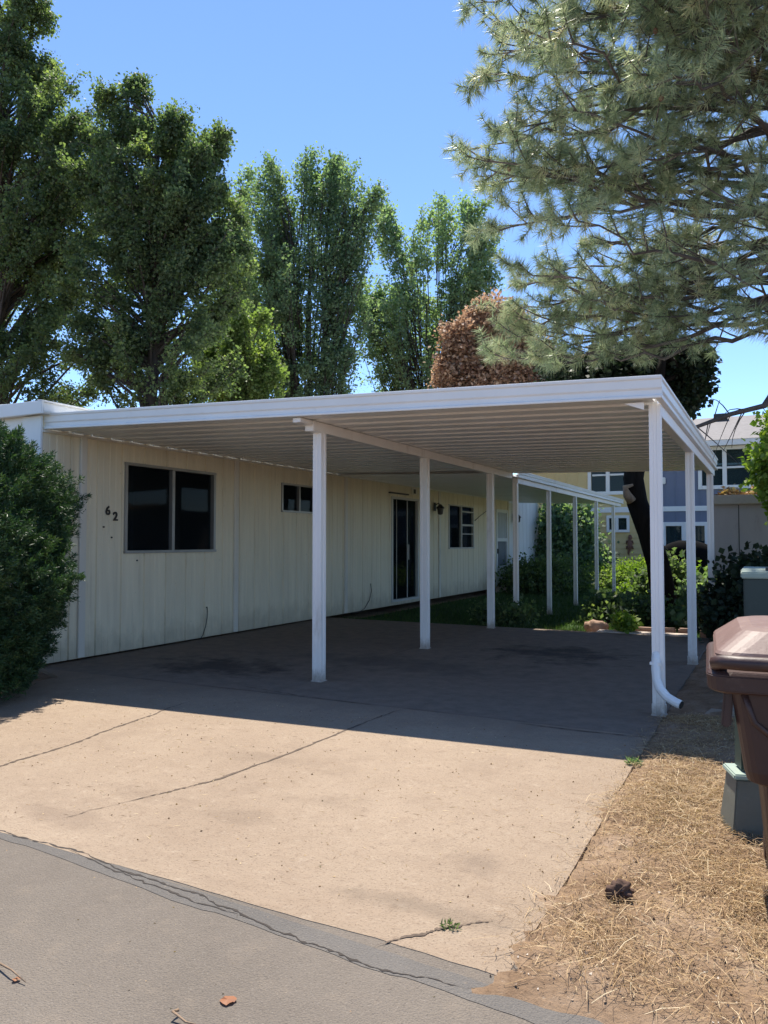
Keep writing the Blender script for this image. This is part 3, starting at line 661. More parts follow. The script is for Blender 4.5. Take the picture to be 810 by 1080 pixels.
mb = MB(); mb.extrude(FP, lambda p, x: (x, YB + yf(x) - 6.45 + p[0], zs(x) - 0.002 + p[1]), XR + 0.02, WX + 0.02)
mb.build('fascia', M['white'], port, bevel=0.002)
mb = MB(); mb.box(-4.195, -4.105, yf(-4.15) + 0.03, yf(-4.15) + 0.26, 2.588, zs(-4.1) - 0.003); mb.box(-4.20, -4.10, yf(-4.15) + 0.2601, 13.15, 2.532, zs(-4.1) - 0.002); mb.build('beam', M['post'], port, bevel=0.004)
mb = MB(); mb.box(-0.90, -0.81, 6.74, 13.25, 2.46, 2.560); mb.build('beam', M['post'], port, bevel=0.004)
mb = MB(); mb.add([(-1.08, 6.50, 2.552), (-0.92, 6.50, 2.552), (-0.92, 6.50, 2.49), (-1.08, 6.53, 2.552), (-0.92, 6.53, 2.552), (-0.92, 6.53, 2.49)], [(0, 1, 2), (3, 5, 4), (0, 3, 4, 1), (1, 4, 5, 2), (2, 5, 3, 0)])
mb.build('bracket', M['post'], port)
def post_mb(x, y, z0, z1, w=0.05):
    g = 0.006; a = 0.016
    pr = []
    for sx, sy in ((0, -1), (1, 0), (0, 1), (-1, 0)):
        t = (-sy, sx)
        for s, d in ((-w, 0), (-a, 0), (-a + .004, -g), (a - .004, -g), (a, 0)):
            pr.append((sx * (w + d) + t[0] * s, sy * (w + d) + t[1] * s))
    mb = MB(); mb.extrude(pr, lambda p, z: (x + p[0], y + p[1], z), z0, z1)
    mb.box(x - w - 0.012, x + w + 0.012, y - w - 0.012, y + w + 0.012, z0, z0 + 0.008)
    for sx in (-1, 1): mb.box(x + sx * (w + 0.004) - 0.004, x + sx * (w + 0.004) + 0.004, y - 0.03, y + 0.03, z0 + 0.008, z0 + 0.09)
    return mb
for y in (6.74, 9.42, 12.10): post_mb(-4.15, y, 0.0, 2.531).build('post', M['post'], port)
for y, zt, zb in ((6.685, 2.556, 0.0), (9.62, 2.459, 0.0), (12.85, 2.459, -0.09)): post_mb(-0.855, y, zb, zt, 0.046).build('post', M['post'], port)
# downspout on the front right post with an elbow kicking out at the bottom
dp = [(-0.868, 6.66, 0.50), (-0.868, 6.625, 0.46), (-0.866, 6.60, 0.38), (-0.858, 6.58, 0.30), (-0.83, 6.56, 0.235), (-0.775, 6.53, 0.18), (-0.71, 6.50, 0.152), (-0.665, 6.48, 0.138)]
mb = MB(); mb.tube(dp, 0.036, 10, cap=False); mb.tube([dp[-1], (-0.66, 6.478, 0.1365)], 0.031, 10, 1)
mb.box(-0.912, -0.826, 6.585, 6.636, 0.42, 0.44)
mb.build('downspout', [M['white'], M['black']], port, smooth=False)

# ================================================================== PATIO COVER behind the carport
pat = thing('patio_cover', 'narrow white patio cover running along the back of the mobile home', 'patio cover', (-5.8, 19, -0.1))
PZ = lambda x: 2.584 + (-4.12 - x) * 0.031
pan(-4.12, WX + 0.03, 12.6, 24.4, PZ, lambda x: 0, 0.33, 0.045).build('roof', M['deck'], pat)
FP2 = [(-0.01, 0), (0.026, 0), (0.026, 0.016), (0.012, 0.026), (0.012, 0.06), (0.024, 0.075), (0.024, 0.105), (0.034, 0.112), (0.034, 0.13), (-0.01, 0.13)]
mb = MB(); mb.extrude(FP2, lambda p, y: (-4.11 + p[0], y, 2.577 + p[1]), 13.5, 24.44); mb.build('gutter', M['white'], pat, bevel=0.002)
mb = MB(); mb.extrude(FP2, lambda p, x: (x, 24.41 + p[0], PZ(x) - 0.007 + p[1]), -4.12, WX + 0.05); mb.build('fascia', M['white'], pat, bevel=0.002)
mb = MB(); mb.box(-4.24, -4.14, 13.6, 24.3, 2.48, 2.574); mb.build('beam', M['post'], pat, bevel=0.004)
for y in (13.62, 15.95, 18.35, 20.8, 23.25): post_mb(-4.19, y, -0.1, 2.479, 0.042).build('post', M['post'], pat)

# ================================================================== TOWNHOUSES beyond the lawn
HYD = 30.0
def hx(px): return atY(px, 540, HYD)[0]
def hz(py, px=690): return atY(px, py, HYD)[2]
xb = hx(690)                       # boundary between the yellow and the blue unit
yh = thing('yellow_house', 'two storey yellow sided house with white window trim beyond the lawn', 'house', (hx(620), HYD, -0.1))
bh = thing('blue_house', 'two storey blue grey house with pale shingle roof beside the yellow one', 'house', (hx(760), HYD, -0.1))
ZB = hz(537); ZE = hz(474); ZR = hz(428)
def wall_open(x0, x1, z0, z1, opens, y0, y1):
    mb = MB(); xs = sorted({x0, x1, *[o[0] for o in opens], *[o[1] for o in opens]})
    for a, b in zip(xs[:-1], xs[1:]):
        mid = (a + b) / 2; cuts = sorted([(o[2], o[3]) for o in opens if o[0] < mid < o[1]]); z = z0
        for c, d in cuts:
            if c > z: mb.box(a, b, y0, y1, z, c)
            z = d
        if z < z1: mb.box(a, b, y0, y1, z, z1)
    return mb
def fwin(par, px0, px1, py0, py1, mull=(), rails=(), tw=0.13, mt='glass_far', cur=None):
    x0, x1, z0, z1 = hx(px0), hx(px1), hz(py1), hz(py0); yo = HYD - 0.06; yi = HYD + 0.10
    mb = MB(); mb.box(x0 - tw, x0, yo, yi, z0 - tw, z1 + tw); mb.box(x1, x1 + tw, yo, yi, z0 - tw, z1 + tw)
    mb.box(x0, x1, yo, yi, z1, z1 + tw); mb.box(x0, x1, yo - 0.02, yi, z0 - tw, z0)
    for m_ in mull: xm = hx(m_); mb.box(xm - tw * .55, xm + tw * .55, yo + 0.004, yi, z0, z1)
    for (a, b, py) in rails: mb.box(hx(a), hx(b), yo + 0.03, yi - 0.02, hz(py) - 0.035, hz(py) + 0.035)
    f = mb.build('window', M['trimw'], par, bevel=0.008)
    g = MB(); g.box(x0, x1, HYD + 0.03, HYD + 0.036, z0, z1); g.build('pane', M[mt], f)
    if cur:
        c = MB(); a, b = hx(cur[0]), hx(cur[1]); n = 24
        c.add([(a + (b - a) * i / n, HYD + 0.2 + 0.03 * math.sin(i * 1.9), z0) for i in range(n + 1)] + [(a + (b - a) * i / n, HYD + 0.2 + 0.03 * math.sin(i * 1.9), z1) for i in range(n + 1)], [(i, i + 1, n + 2 + i, n + 1 + i) for i in range(n)])
        c.build('curtain', M['curtain_pale'], f)
    return (x0, x1, z0, z1)
yo_ = [fwin(yh, 624, 661, 480, 517, mull=(641.5,), rails=((625, 640, 499), (643, 660, 499))), fwin(yh, 642.5, 661, 546, 558.5, mull=(650.5,), tw=0.1)]
xl = hx(556); xp = hx(627.5)
yo2 = yo_
# lap siding below, board and batten above
mb = wall_open(xp, xb, -0.1, ZB, [o for o in yo_ if o[2] < ZB], HYD, HYD + 0.2); wl = mb.build('wall', M['yellow'], yh)
mb = MB(); z = -0.05
op = [o for o in yo_ if o[2] < ZB][0]
while z < ZB - 0.2:
    segs = [(xp + 0.13, xb - 0.13)]
    if z + 0.19 > op[2] - 0.12 and z < op[3] + 0.12: segs = [(xp + 0.13, op[0] - 0.11), (op[1] + 0.11, xb - 0.13)]
    for a, b in segs: mb.add([(a, HYD - 0.028, z), (b, HYD - 0.028, z), (b, HYD - 0.004, z + 0.195), (a, HYD - 0.004, z + 0.195), (a, HYD - 0.002, z), (b, HYD - 0.002, z)], [(0, 1, 2, 3), (4, 5, 1, 0)])
    z += 0.2
mb.build('lap_siding', M['yellow'], wl)
mb = wall_open(xl, xb, ZB + 0.001, ZE, [o for o in yo_ if o[2] > ZB], HYD, HYD + 0.2); x = xl + 0.3; op = [o for o in yo_ if o[2] > ZB][0]
while x < xb - 0.2:
    for a, b in ([(ZB + 0.1, ZE - 0.02)] if not (op[0] - 0.17 < x < op[1] + 0.17) else [(ZB + 0.1, op[2] - 0.16), (op[3] + 0.14, ZE - 0.02)]):
        if b > a: mb.box(x - 0.025, x + 0.025, HYD - 0.02, HYD - 0.001, a, b)
    x += 0.42
mb.build('wall', M['yellow'], yh)
mb = MB(); mb.box(xl, xb - 0.002, HYD - 0.035, HYD - 0.0005, ZB - 0.1, ZB + 0.1); mb.build('trim_band', M['trimw'], yh)
mb = MB(); mb.box(xb - 0.13, xb - 0.003, HYD - 0.045, HYD - 0.0006, -0.1, ZE); mb.box(xp, xp + 0.13, HYD - 0.045, HYD - 0.0006, -0.1, ZB - 0.11); mb.build('corner_board', M['trimw'], yh)
# recessed porch on the left
mb = MB(); mb.box(xl, xp - 0.01, HYD + 1.8, HYD + 2.0, -0.1, ZB); mb.box(xp - 0.2, xp - 0.01, HYD + 0.21, HYD + 1.79, -0.1, ZB); mb.build('porch_wall', M['blue'], yh)
mb = MB(); mb.box(hx(612), hx(622), HYD + 1.74, HYD + 1.795, hz(598), hz(556)); mb.build('porch_door', M['door_white'], yh, bevel=0.01)
zd = hz(598); mb = MB(); mb.box(xl, hx(648), HYD - 1.3, HYD - 0.05, zd - 0.16, zd); mb.box(xl, xp - 0.21, HYD - 0.05, HYD + 1.79, zd - 0.16, zd)
for i in range(2): mb.box(hx(600), hx(646), HYD - 1.32 - 0.3 * (i + 1), HYD - 1.3 - 0.3 * i - 0.002, -0.1, zd - 0.17 - 0.17 * i)
mb.build('porch_floor', M['shedtrim'], yh)
mb = MB(); zt = hz(581)
a, b = hx(629), hx(646)
mb.box(a, b, HYD - 1.28, HYD - 1.24, zt - 0.05, zt); mb.box(a, b, HYD - 1.28, HYD - 1.24, zd + 0.08, zd + 0.12)
x = a + 0.02
while x < b: mb.box(x - 0.012, x + 0.012, HYD - 1.27, HYD - 1.25, zd, zt - 0.051); x += 0.13
mb.box(b - 0.05, b, HYD - 1.2799, HYD - 0.1, zt - 0.05, zt - 0.001); mb.build('railing', M['black'], yh)
mb = MB(); mb.box(xl - 0.5, xb - 0.01, HYD - 0.5, HYD + 8, ZE + 0.001, ZE + 0.14)
mb.add([(xl - 0.5, HYD - 0.5, ZE + 0.141), (xb - 0.01, HYD - 0.5, ZE + 0.141), (xb - 0.01, HYD + 4, ZR), (xl - 0.5, HYD + 4, ZR), (xb - 0.01, HYD + 8.5, ZE + 0.141), (xl - 0.5, HYD + 8.5, ZE + 0.141)],
       [(0, 1, 2, 3), (3, 2, 4, 5), (1, 4, 2), (0, 3, 5)]); mb.build('roof', M['shingle'], yh)
mb = MB(); mb.box(xl, xl + 0.2, HYD + 0.21, HYD + 7.8, -0.1, ZE); mb.box(xl + 0.21, xb - 0.02, HYD + 7.6, HYD + 7.8, -0.1, ZE); mb.build('rear_wall', M['yellow'], yh)
# blue unit
xe = hx(905)
bo = [fwin(bh, 741, 793, 478, 514, mull=(765,), rails=((742, 763, 496), (767, 792, 496))), fwin(bh, 702, 743, 555, 604, mull=(721,), tw=0.14, cur=(703, 719))]
mb = wall_open(xb, xe, -0.1, ZE, bo, HYD + 0.005, HYD + 0.2); x = xb + 0.35
while x < xe - 0.2:
    cut = [(o[2] - 0.16, o[3] + 0.16) for o in bo if o[0] - 0.18 < x < o[1] + 0.18]; cut = sorted(cut + [(ZB - 0.12, ZB + 0.12)]); zz = -0.05
    for c, d in cut:
        if c > zz: mb.box(x - 0.022, x + 0.022, HYD - 0.015, HYD + 0.004, zz, c)
        zz = max(zz, d)
    if zz < ZE - 0.05: mb.box(x - 0.022, x + 0.022, HYD - 0.015, HYD + 0.004, zz, ZE - 0.02)
    x += 0.42
mb.build('wall', M['blue'], bh)
mb = MB(); mb.box(xb + 0.001, xe, HYD - 0.035, HYD + 0.003, ZB - 0.09, ZB + 0.09); mb.build('trim_band', M['trimw'], bh)
mb = MB(); mb.box(xb, xe + 0.4, HYD - 0.5, HYD - 0.44, ZE - 0.03, ZE + 0.17); mb.box(xb, xe + 0.4, HYD - 0.439, HYD + 0.0, ZE + 0.001, ZE + 0.03); mb.build('eave', M['trimw'], bh)
mb = MB(); mb.add([(xb, HYD - 0.52, ZE + 0.171), (xe + 0.4, HYD - 0.52, ZE + 0.171), (xe + 0.4, HYD + 4, ZR), (xb, HYD + 4, ZR), (xe + 0.4, HYD + 8.5, ZE + 0.171), (xb, HYD + 8.5, ZE + 0.171)],
       [(0, 1, 2, 3), (3, 2, 4, 5), (1, 4, 2), (0, 3, 5)]); rfb = mb.build('roof', M['shingle'], bh)
rr = atY(760, 434, HYD + 3.3); mb = MB(); mb.box(rr[0] - 0.25, rr[0] + 0.25, HYD + 3.1, HYD + 3.5, ZR - 0.7, ZR + 0.02); mb.build('roof_vent', M['black'], rfb, bevel=0.02)
mb = MB(); mb.box(xe - 0.2, xe, HYD + 0.21, HYD + 7.8, -0.1, ZE); mb.box(xb, xe - 0.21, HYD + 7.6, HYD + 7.8, -0.1, ZE); mb.build('rear_wall', M['blue'], bh)
mb = MB(); xk = hx(700.5); mb.box(xk - 0.07, xk + 0.07, HYD - 0.14, HYD - 0.016, hz(511), hz(504)); mb.build('wall_lamp', M['trimw'], bh, bevel=0.02)
# lizard ornament on the yellow wall
L = lambda px, py: (hx(px), HYD - 0.05, hz(py))
mb = MB(); mb.tube([L(664.5, 564), L(664.5, 567), L(664, 569), L(664.3, 573), L(664, 578), L(663, 581), L(662.5, 584), L(663.3, 586)], [0.04, 0.085, 0.05, 0.10, 0.085, 0.045, 0.03, 0.01], 8)
for s, py in ((-1, 571), (1, 571), (-1, 577), (1, 577)):
    mb.tube([L(664, py), L(664 + s * 3.2, py - 0.5), L(664 + s * 3.4, py + 2.3)], [0.035, 0.03, 0.022], 6)
tag(mb.build('lizard_ornament', M['rust'], smooth=True), 'brown lizard shaped ornament hanging on the yellow house wall', 'ornament')
# covered grill in front of the blue house
g0 = atY(725, 602, 27.5); gx, gy = g0[0], 27.5
mb = MB(); rings = [(0.0, 1.05, 0.45), (0.35, 1.08, 0.47), (0.75, 1.06, 0.46), (0.95, 0.9, 0.42), (1.15, 0.55, 0.33), (1.25, 0.25, 0.15)]
vs = []; k = 20
for z, rx, ry in rings:
    for j in range(k):
        q = 2 * PI * j / k; w = 1 + 0.04 * math.sin(j * 3.0 + z * 2)
        sx = abs(math.cos(q)) ** 0.55 * (1 if math.cos(q) > 0 else -1); sy = abs(math.sin(q)) ** 0.55 * (1 if math.sin(q) > 0 else -1)
        vs.append((gx + sx * rx * w, gy + sy * ry * w, -0.08 + 0.28 + z))
mb.add(vs, [(i * k + j, i * k + (j + 1) % k, (i + 1) * k + (j + 1) % k, (i + 1) * k + j) for i in range(len(rings) - 1) for j in range(k)] + [tuple(range(k))[::-1], tuple((len(rings) - 1) * k + j for j in range(k))])
gr = thing('patio_grill', 'black covered patio grill standing under the ground floor window of the blue house', 'grill', (gx, gy, -0.1))
mb.build('cover', M['cover'], gr, smooth=True)
for sx in (-0.8, 0.8):
    mb = MB(); mb.box(gx + sx - 0.05, gx + sx + 0.05, gy - 0.3, gy + 0.3, -0.1, 0.3); mb.build('leg', M['black'], gr)

# ================================================================== GREY SHED on the right
SY = 15.0; sx0 = atY(751.5, 540, SY)[0]; szt = atY(780, 532, SY)[2]; szr = atY(780, 522, SY)[2]
shed = thing('shed', 'flat roofed grey panel shed behind the dark bush', 'shed', (sx0 + 2, SY + 1.3, -0.1))
mb = MB(); mb.box(sx0, sx0 + 4.2, SY, SY + 2.6, -0.1, szt); w_ = mb.build('wall', M['shed'], shed)
mb = MB()
for i in range(7): mb.box(sx0 + 0.42 + 0.6 * i, sx0 + 0.435 + 0.6 * i, SY - 0.004, SY + 0.001, -0.05, szt - 0.01)
mb.build('panel_seam', M['black'], w_)
mb = MB(); mb.box(sx0 - 0.08, sx0 + 4.3, SY - 0.10, SY + 2.7, szt + 0.001, szr); mb.build('roof', M['shedtrim'], shed, bevel=0.01)
P = np.stack([RNG.uniform(sx0 + 0.1, sx0 + 2.2, 2600), SY + RNG.uniform(0.05, 1.0, 2600), np.full(2600, szr)], 1); P[:, 2] += np.abs(RNG.normal(size=2600)) * 0.05 * (0.5 + np.sin(P[:, 0] * 7) ** 2)
tag(soup('leaf_litter', leaf_quads(P, RNG.normal(size=(2600, 3)) * np.array([1, 1, 0.3]), RNG.uniform(0.05, 0.12, 2600), RNG.uniform(0.015, 0.03, 2600)), M['dryleaf']), 'dead leaves and twigs piled on the shed roof', 'leaf litter', kind='stuff')

# ================================================================== UTILITY BOX, PEDESTAL, BIN, BOARDS
u0 = atY(781, 600, 7.6); ux, uz = u0[0], u0[2]
ub = thing('utility_box', 'dark green metal utility cabinet with a pale mint top', 'utility box', (ux + 0.5, 8.0, 0))
mb = MB(); mb.box(ux + 0.02, ux + 1.0, 7.62, 8.4, -0.03, uz - 0.08); mb.build('body', M['ugreen'], ub, bevel=0.015)
mb = MB(); pr = [(7.60, uz - 0.085), (7.60, uz - 0.03), (7.72, uz), (8.35, uz), (8.42, uz - 0.03), (8.42, uz - 0.085)]
mb.extrude(pr, lambda p, x: (x, p[0], p[1]), ux, ux + 1.02); ld = mb.build('lid', M['ugreen_top'], ub, bevel=0.01)
mb = MB(); mb.box(ux + 0.20, ux + 0.85, 7.66, 7.71, uz - 0.02, uz + 0.015); mb.build('vent', M['black'], ld)
mb = MB(); mb.box(ux - 0.05, ux + 1.1, 7.5, 8.5, -0.1, 0.0); mb.build('base', M['slabc'], ub)
pa = gz(769, 886); pxm_, pym_ = pa[0] + 0.125, pa[1] + 0.02
pd = thing('pedestal', 'short grey green cable pedestal standing in straw behind the brown bin', 'pedestal', (pxm_, pym_, 0))
def frus(mb, cx, cy, z0, z1, a0, b0, a1, b1, m=0):
    mb.add([(cx - a0, cy - b0, z0), (cx + a0, cy - b0, z0), (cx + a0, cy + b0, z0), (cx - a0, cy + b0, z0), (cx - a1, cy - b1, z1), (cx + a1, cy - b1, z1), (cx + a1, cy + b1, z1), (cx - a1, cy + b1, z1)],
           [(0, 3, 2, 1), (4, 5, 6, 7), (0, 1, 5, 4), (1, 2, 6, 5), (2, 3, 7, 6), (3, 0, 4, 7)], m)
mb = MB(); frus(mb, pxm_, pym_ + 0.1, -0.04, 0.29, 0.125, 0.125, 0.088, 0.09); mb.build('base', M['ped'], pd, bevel=0.008)
mb = MB(); frus(mb, pxm_, pym_ + 0.1, 0.2905, 0.315, 0.105, 0.105, 0.10, 0.10); mb.build('shoulder', M['ugreen_top'], pd, bevel=0.006)
mb = MB(); frus(mb, pxm_ + 0.005, pym_ + 0.1, 0.3155, 0.74, 0.062, 0.062, 0.058, 0.058); mb.build('column', M['ped_dark'], pd, bevel=0.01)
mb = MB(); frus(mb, pxm_ + 0.005, pym_ + 0.1, 0.741, 0.78, 0.068, 0.068, 0.05, 0.05); mb.build('cap', M['ped'], pd, bevel=0.01)
pd.rotation_euler = (0, 0, math.radians(18))

bc = RIGHT * ((868 - 405) / F * 2.95) + FWD * 2.95
BX, BY = bc[0], bc[1]
bn = thing('trash_bin', 'tall brown plastic wheeled trash bin with a paler lid', 'trash bin', (BX, BY, 0))
bn.rotation_euler = (0, 0, math.radians(4))
def rr_ring(a, b, r, z, k=5, dy=0):
    pts = []
    for cx, cy, q0 in ((a - r, -b + r, -PI / 2), (a - r, b - r, 0), (-a + r, b - r, PI / 2), (-a + r, -b + r, PI)):
        for i in range(k + 1):
            q = q0 + PI / 2 * i / k; pts.append((cx + r * math.cos(q), cy + r * math.sin(q) + dy, z))
    return pts
def loft(mb, rings, m=0, caps=True):
    n = len(rings[0]); vs = [p for r in rings for p in r]
    fs = [(i * n + j, i * n + (j + 1) % n, (i + 1) * n + (j + 1) % n, (i + 1) * n + j) for i in range(len(rings) - 1) for j in range(n)]
    if caps: fs += [tuple(range(n))[::-1], tuple((len(rings) - 1) * n + j for j in range(n))]
    mb.add(vs, fs, m)
def lbuild(mb, name, mat, par, **kw):
    mb.v = [(p[0], p[1], p[2] * 0.955) for p in mb.v]      # geometry already local to the bin
    o = root_loc(par); mb.v = [(p[0] + o.x, p[1] + o.y, p[2] + o.z) for p in mb.v]; return mb.build(name, mat, par, **kw)
mb = MB(); loft(mb, [rr_ring(.185, .24, .05, .03), rr_ring(.20, .26, .06, .06), rr_ring(.245, .30, .06, .62), rr_ring(.262, .315, .05, .64)])
loft(mb, [rr_ring(.262, .335, .05, .585), rr_ring(.292, .36, .06, .60), rr_ring(.302, .372, .06, .64), rr_ring(.345, .405, .06, .965)])
bd = lbuild(mb, 'body', M['bin'], bn, smooth=False, bevel=0.004)
# moulded arrow-shaped recess lip on the face
mb = MB(); mb.tube([(-0.30, -0.398, 0.93), (-0.27, -0.392, 0.83), (-0.19, -0.386, 0.76), (-0.10, -0.384, 0.725), (0.10, -0.384, 0.725), (0.19, -0.386, 0.76), (0.27, -0.392, 0.83), (0.30, -0.398, 0.93)], 0.012, 8)
lbuild(mb, 'face_ridge', M['bin'], bd, smooth=True)
mb = MB(); loft(mb, [rr_ring(.40, .435, .07, .935), rr_ring(.418, .452, .075, .945), rr_ring(.422, .455, .075, 1.0), rr_ring(.41, .445, .075, 1.015), rr_ring(.35, .39, .06, 1.016)])
lbuild(mb, 'rim', M['bin'], bn, bevel=0.004)
for s in (-1,):
    mb = MB(); mb.obox((-0.352, -0.30, 0.865), (0.016, 0, 0), (0, 0.05, 0), (0.006, 0, 0.07)); lbuild(mb, 'side_catch', M['bin'], bd, bevel=0.006)
mb = MB(); mb.tube([(-0.38, -0.38, 1.02), (-0.385, -0.43, 1.045), (-0.36, -0.475, 1.055), (-0.30, -0.49, 1.055), (0.30, -0.49, 1.055), (0.36, -0.475, 1.055), (0.385, -0.43, 1.045), (0.38, -0.38, 1.02)], 0.026, 10)
lbuild(mb, 'handle', M['bin'], bn, smooth=True)
mb = MB(); loft(mb, [rr_ring(.385, .40, .07, 1.02, dy=0.03), rr_ring(.395, .41, .075, 1.06, dy=0.03), rr_ring(.385, .40, .08, 1.075, dy=0.03), rr_ring(.30, .31, .09, 1.145, dy=0.04), rr_ring(.26, .27, .09, 1.155, dy=0.04)])
lid = lbuild(mb, 'lid', M['bin_lid'], bn, bevel=0.006)
for s in (-0.17, 0.0, 0.17):
    mb = MB(); mb.obox((s, -0.415, 1.06), (0.035, 0, 0), (0, 0.06, 0), (0, 0, 0.018)); hg = lbuild(mb, 'hinge', M['bin_lid'], lid, bevel=0.008)
    mb = MB(); mb.tube([(s, -0.4765, 1.06), (s, -0.472, 1.06)], 0.008, 8); lbuild(mb, 'screw', M['alu_light'], hg)
for s in (-1, 1):
    mb = MB(); mb.tube([(s * 0.15, 0.36, 0.125), (s * 0.20, 0.36, 0.125)], 0.125, 20); w = lbuild(mb, 'wheel', M['rubber'], bn, bevel=0.01)
    mb = MB(); mb.tube([(s * 0.2005, 0.36, 0.125), (s * 0.206, 0.36, 0.125)], 0.06, 14); lbuild(mb, 'hub', M['bin'], w)
mb = MB(); mb.tube([(-0.15, 0.36, 0.125), (0.15, 0.36, 0.125)], 0.012, 8); lbuild(mb, 'axle', M['black'], bn)
# boards by the carport edge
ba = gz(752, 758); d = np.array([0.14, 0.99, 0])
for i, (dx, z0, hh, ww, ln, lab) in enumerate(((0.0, -0.02, 0.045, 0.075, 1.5, 'weathered grey board lying flat on the shaded dirt behind the bin'), (0.13, -0.02, 0.09, 0.03, 1.9, 'weathered board standing on edge beside the flat one'))):
    c = np.array([ba[0] + dx, ba[1], z0 + hh / 2]) + d * ln / 2
    mb = MB(); mb.obox(c, np.array([0.99, -0.14, 0]) * ww, d * ln / 2, (0, 0, hh / 2)); tag(mb.build('wooden_board', M['wood'], bevel=0.004), lab, 'board')

# ================================================================== PLANTER EDGE, ROCK, SMALL LITTER
def rock(name, c, r, mat, label, cat, seed=1, sub=3, rough=0.25):
    bm = bmesh.new(); bmesh.ops.create_icosphere(bm, subdivisions=sub, radius=1)
    rg = random.Random(seed); a = [rg.uniform(0, 6) for _ in range(9)]
    for v in bm.verts:
        p = v.co; k = 1 + rough * (math.sin(3 * p.x + a[0]) * math.sin(3 * p.y + a[1]) + 0.5 * math.sin(6 * p.z + a[2]) * math.sin(7 * p.x + a[3]) + 0.25 * math.sin(15 * p.y + a[4]) * math.sin(13 * p.z + a[5]))
        v.co = Vector((p.x * r[0] * k, p.y * r[1] * k, p.z * r[2] * k))
    me = bpy.data.meshes.new(name); bm.to_mesh(me); bm.free(); me.shade_smooth(); me.materials.append(mat)
    o = bpy.data.objects.new(name, me); COL.objects.link(o); o.location = c; return tag(o, label, cat)
mb = MB(); mb.box(-2.5, -1.15, 12.315, 12.56, -0.1, 0.02); tag(mb.build('concrete_paver', M['slabc'], bevel=0.012), 'pale sunlit concrete strip between the carport slab and the edging stones', 'paver')
p = gz(631, 664, 0.0); rock('rock', (p[0] - 0.05, 12.75, 0.03), (0.18, 0.12, 0.11), M['rock'], 'reddish rock on the sunlit edge of the carport slab', 'rock', 3)
x = p[0] + 0.36; i = 0
for i, lab in enumerate(('first', 'second', 'third', 'fourth', 'fifth', 'sixth')):
    w = random.uniform(0.13, 0.17); mb = MB(); mb.box(x - w, x + w, 12.9 - 0.06, 12.9 + 0.07, -0.09, 0.06 + random.uniform(-0.012, 0.015))
    o = mb.build('edging_stone', M['brick'], bevel=0.02); tag(o, f'red brown edging stone of the planting bed, {lab} from the rock', 'edging stone', 'edging stones along the planting bed'); x += 0.32
p = gz(654, 955, 0.0); rock('dirt_clump', (p[0], p[1], 0.055), (0.05, 0.04, 0.032), M['clod'], 'dark brown shaggy clump lying on the straw', 'clump', 5, 4, 0.55)
def stick(pts, r, lab):
    P = [gz(a, b, 0.012) for a, b in pts]; mb = MB(); n = len(P); mb.tube([(q[0], q[1], 0.0 + 0.014 * (1 + 0.6 * math.sin(i * 2.1))) for i, q in enumerate(P)], list(np.linspace(r, r * 0.45, n)), 6)
    tag(mb.build('stick', M['stick'], smooth=True), lab, 'stick')
stick([(722, 927), (738, 916), (750, 903), (755, 888), (752, 872)], 0.007, 'curved dry stick on the straw in front of the pedestal')
stick([(808, 896), (798, 908), (786, 914), (768, 915), (750, 917)], 0.008, 'crooked dry stick on the dirt below the bin')
stick([(621, 968), (636, 962), (648, 957)], 0.005, 'short dry twig touching the dark brown clump')
stick([(188, 1066), (182, 1070), (196, 1076), (206, 1081)], 0.005, 'forked dry twig on the asphalt near the brown leaf')
stick([(0, 1017), (12, 1026), (27, 1034)], 0.004, 'pale dry twig on the asphalt farthest from the driveway corner')
def flat_leaf(px, py, s, lab, seed):
    rg = np.random.default_rng(seed); c = gz(px, py, 0.0); n = 14; V = []
    ang = rg.uniform(0, 6)
    top = []
    for i in range(n):
        q = 2 * PI * i / n; r = s * (0.55 + 0.45 * abs(math.cos(q))) * rg.uniform(0.75, 1.1)
        top.append((c[0] + r * math.cos(q + ang), c[1] + r * math.sin(q + ang) * 0.7, 0.002 + 0.006 * rg.random()))
    mb = MB(); mb.add(top + [(c[0], c[1], 0.006)], [(i, (i + 1) % n, n) for i in range(n)])
    o = mb.build('dry_leaf', M['dryleaf']); at = o.data.attributes.new('rnd', 'FLOAT', 'FACE'); at.data.foreach_set('value', np.full(len(o.data.polygons), rg.uniform(0.0, 1.0) * (0.25 if seed == 12 else 1.0), dtype=np.float32)); tag(o, lab, 'leaf')
flat_leaf(240, 1056, 0.035, 'crumpled red brown leaf lying flat on the asphalt', 12)
flat_leaf(17, 1034, 0.018, 'small yellow leaf on the asphalt beside the pale twig', 2)
flat_leaf(765, 970, 0.035, 'pale dry leaf lying on the straw at the dirt edge', 8)
flat_leaf(730, 1040, 0.025, 'yellow leaf on the dirt nearest the road', 4)

# small weeds
bushy('weed', 'tiny green weed growing from the driveway crack by the road', 'weed', gz(473, 979, 0.0), (0.035, 0.02, 0.018), M['leaf_dark'], n=70, ls=0.02, clumps=8, seed=21, aspect=0.13, up=1.2)
bushy('weed', 'small green weed at the driveway edge near the downspout', 'weed', gz(668, 806, 0.0), (0.035, 0.03, 0.03), M['leaf_mid'], n=150, ls=0.03, clumps=9, seed=22, aspect=0.13, up=1.2)
bushy('weed', 'bright green sprig in front of the planting bed edge', 'weed', tuple(gz(659, 667, 0.0)), (0.16, 0.12, 0.32), M['leaf_lime'], n=420, ls=0.09, clumps=12, seed=23)

